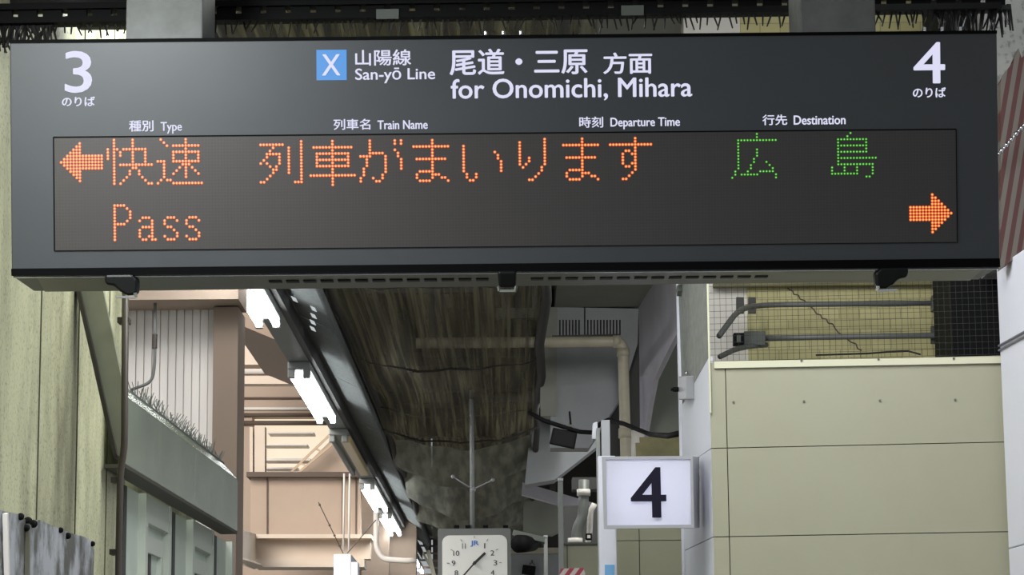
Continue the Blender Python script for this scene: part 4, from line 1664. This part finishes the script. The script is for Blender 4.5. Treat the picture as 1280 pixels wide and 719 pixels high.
OR, GR = [M['led_o_core'], M['led_o_rim']], [M['led_g_core'], M['led_g_rim']]
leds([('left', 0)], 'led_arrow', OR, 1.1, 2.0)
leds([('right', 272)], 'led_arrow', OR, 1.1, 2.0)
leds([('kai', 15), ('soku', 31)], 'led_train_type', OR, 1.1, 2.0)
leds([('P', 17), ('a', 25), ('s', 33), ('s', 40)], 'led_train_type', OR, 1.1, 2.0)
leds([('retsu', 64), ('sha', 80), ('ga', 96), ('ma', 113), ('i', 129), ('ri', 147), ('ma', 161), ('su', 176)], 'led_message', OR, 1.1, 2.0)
leds([('hiro', 215), ('shima', 247)], 'led_destination', GR, .85, 1.6)

# backlit lettering
m = MB()
m.prism([SP(395.5, 62.5, .001), SP(433.3, 62.2, .001), SP(433.5, 100.2, .001), SP(395.7, 100.5, .001)], -fn * .003)
m.build('line_badge', M['blue'], bd)


def letters(body, x0, x1, y0, y1, bold, name='lettering'):
    mm = MB()
    off = .0022 if body == 'X' else .0004
    e = bold * 100
    for dx, dy in ((-e, 0), (e, 0), (0, e * .7), (0, -e * .7)):
        add_text(mm, body, SP((x0 + x1) / 2 + dx, (y0 + y1) / 2 + dy, off), SU, SV, (x1 - x0 - 2 * e) * SK, (y1 - y0 - 1.4 * e) * SK, fn, thick=.0008)
    mm.build(name, M['text'], bd)


for a in (
        ('3', 80.8, 115, 63.8, 116.2, .007), ('のりば', 77.5, 118.8, 120.8, 133, .003),
        ('種別', 161.3, 192, 150.5, 164.5, .0025), ('Type', 200.8, 227.5, 152.5, 167.2, .002),
        ('X', 402.5, 425.5, 68, 94.5, .004),
        ('山陽線', 444, 514, 62, 82, .0035), ('San-yō Line', 444, 544, 84.6, 104, .003),
        ('尾道・三原', 561.8, 734.5, 60.5, 93.5, .0070), ('方面', 753.8, 815.3, 65.5, 92.5, .006),
        ('for Onomichi, Mihara', 563.5, 865.3, 97.5, 126, .0055),
        ('列車名', 416.8, 463, 148.7, 162.3, .0025), ('Train Name', 471.8, 534.7, 150.3, 161.6, .003),
        ('時刻', 724, 754, 145.8, 159.7, .0025), ('Departure Time', 763, 850, 146.8, 161.5, .003),
        ('行先', 953, 984, 143.3, 156.5, .0025), ('Destination', 992, 1057, 144.2, 155.8, .003),
        ('4', 1141.7, 1181.3, 52.7, 104.3, .007), ('のりば', 1141, 1182.3, 109.3, 122, .003)):
    letters(*a)

# latches under the front edge
for (px, mirror) in ((152, 1), (634, 0), (1114, -1)):
    c = UN(px, .02)
    m = MB()
    s_ = SK
    if mirror == 0:
        m.hexa([c + SU * (-12 * s_) + SV * 1 * s_ + fn * .02, c + SU * 12 * s_ + SV * 1 * s_ + fn * .02, c + SU * 12 * s_ + SV * 3 * s_ - fn * .03, c + SU * -12 * s_ + SV * 3 * s_ - fn * .03],
               [c + SU * (-11 * s_) - SV * 20 * s_ + fn * .012, c + SU * 11 * s_ - SV * 20 * s_ + fn * .012, c + SU * 11 * s_ - SV * 18 * s_ - fn * .02, c + SU * -11 * s_ - SV * 18 * s_ - fn * .02])
    else:
        k = mirror
        # hooked handle: thick grip at one side, tongue dropping at the other
        prof = [(-20 * k, 1), (14 * k, 1), (21 * k, -6), (20 * k, -24), (8 * k, -26), (-2 * k, -20), (-9 * k, -13), (-18 * k, -12), (-21 * k, -6)]
        m.prism([c + SU * (a * s_) + SV * (b * s_) + fn * .02 for a, b in prof], -fn * .045)
    lt = m.build('latch', M['latch'], bd, bevel=.006)
    m = MB()
    if mirror == 0:
        m.bar(c + SU * -10 * s_ - SV * 24 * s_ + fn * .01, c + SU * 10 * s_ - SV * 24 * s_ + fn * .01, .006, .006)
        m.bar(c + SU * -11 * s_ - SV * 18 * s_ + fn * .01, c + SU * -10 * s_ - SV * 24 * s_ + fn * .01, .006, .006)
        m.bar(c + SU * 11 * s_ - SV * 18 * s_ + fn * .01, c + SU * 10 * s_ - SV * 24 * s_ + fn * .01, .006, .006)
    else:
        k = mirror
        m.bar(c + SU * 18 * k * s_ - SV * 22 * s_ + fn * .023, c + SU * 19 * k * s_ - SV * 28 * s_ + fn * .023, .006, .006)
        m.bar(c + SU * 18 * k * s_ - SV * 28 * s_ + fn * .023, c + SU * -6 * k * s_ - SV * 27 * s_ + fn * .023, .005, .005)
    m.build('catch_wire', M['chrome'] if mirror < 0 else M['jbox'], lt)
m = MB()
for px in (607, 629, 651, 1158, 1180, 1203):
    p = SP(px, 49 - px * .0097 - 1, -.03)
    m.tube([p, p + Z * .008], .004, 8)
m.build_each('bolt', M['chrome'], bd)

# posts the board hangs from
for (x0, x1, yb, lab) in ((157, 253, 47, 'speckled grey square post above the left end of departure board'), (1001, 1095, 40, 'speckled grey square post above the right end of departure board')):
    p0, p1 = W(x0, yb, 6.2), W(x1, yb, 6.2)
    t = thing('hanger_post', ((p0.x + p1.x) / 2, 6.32, p0.z), lab, 'post', 'posts the board hangs from')
    m = MB()
    u_p = ((x0 + x1) / 2 - 12) / 1234
    fz, bz_ = TL.lerp(TR, u_p), btl.lerp(btr, u_p)
    zb_ = fz.lerp(bz_, (6.19 - fz.y) / (bz_.y - fz.y)).z + .003
    m.box((p0.x, 6.2, zb_), (p1.x, 6.46, 5.75))
    m.build('post', M['post'], t, bevel=.004)
    m = MB()
    m.box((p0.x - .004, 6.197, zb_ - .002), (p1.x + .004, 6.47, zb_ + .004))
    m.build('base_flange', M['dark_grey'], t)

m = MB()
p0, p1 = W(-80, -60, 7.3), W(158, 14, 7.3)
m.box((-1.30, 7.3, p1.z), (p1.x, 7.5, 5.7))
struct(m.build('beam_left_dark', M['dark']))
# slotted rack with bird spikes above the board
RD = 6.62
rk = thing('slotted_rack', W(620, 12, RD), 'dark slotted cable rack full of bird spikes above the departure board', 'rack')
rp = lambda px, dy=0: W(px, 20.5 - .0150 * px + dy, RD)
m = MB()
m.bar(rp(-60, -9), rp(1250, -9), .05, 8 * RD / F)
m.bar(rp(-60, 8), rp(1250, 8), .05, 8 * RD / F)
for px in range(-58, 1250, 31):
    m.bar(rp(px, -6), rp(px, 6), 11 * RD / F, .05)
m.build('slotted_channel', M['black'], rk)
m = MB()
for px in (485, 790):
    q = [rp(px - 14, 14), rp(px + 14, 14), rp(px + 14, 2), rp(px - 14, 2)]
    m.hexa([p - Y * .03 for p in q], [p - Y * .025 for p in q])
m.build_each('splice_plate', M['jbox'], rk)
for (xa2, xb2, dens, length) in ((-20, 66, 1.5, 32), (66, 160, 7, 15), (270, 500, 9, 18), (500, 740, 9, 18), (740, 990, 8, 18), (1095, 1180, 6, 22), (1170, 1262, 2.6, 32)):
    m = MB()
    px = xa2
    while px < xb2:
        a = rp(px, 10 + random.random() * 3 - (8 if xb2 > 1200 else 0))
        lean = random.uniform(-7, 7) if dens > 5 else random.uniform(-14, 14)
        b = rp(px + lean, 10 + length * random.uniform(.7, 1.1)) + Y * random.uniform(-.03, .03)
        k_ = 1.6 if dens < 4 else 1.25
        m.tube([a, b], [.0024 * k_, .0016 * k_], 5)
        px += dens * random.uniform(.6, 1.4)
    m.bar(rp(xa2, 9), rp(xb2, 9), .03, .012)
    m.build('bird_spikes', M['wire'], rk)
m = MB()
m.tube([W(-40, 8, RD + .15), W(60, -2, RD + .15), W(160, 3, RD + .15)], .035, 8)
m.tube([W(265, -6, RD + .12), W(500, -9, RD + .12), W(800, -9, RD + .12)], .04, 8)
m.build('cable_bundle', M['wire'], rk, smooth=True)
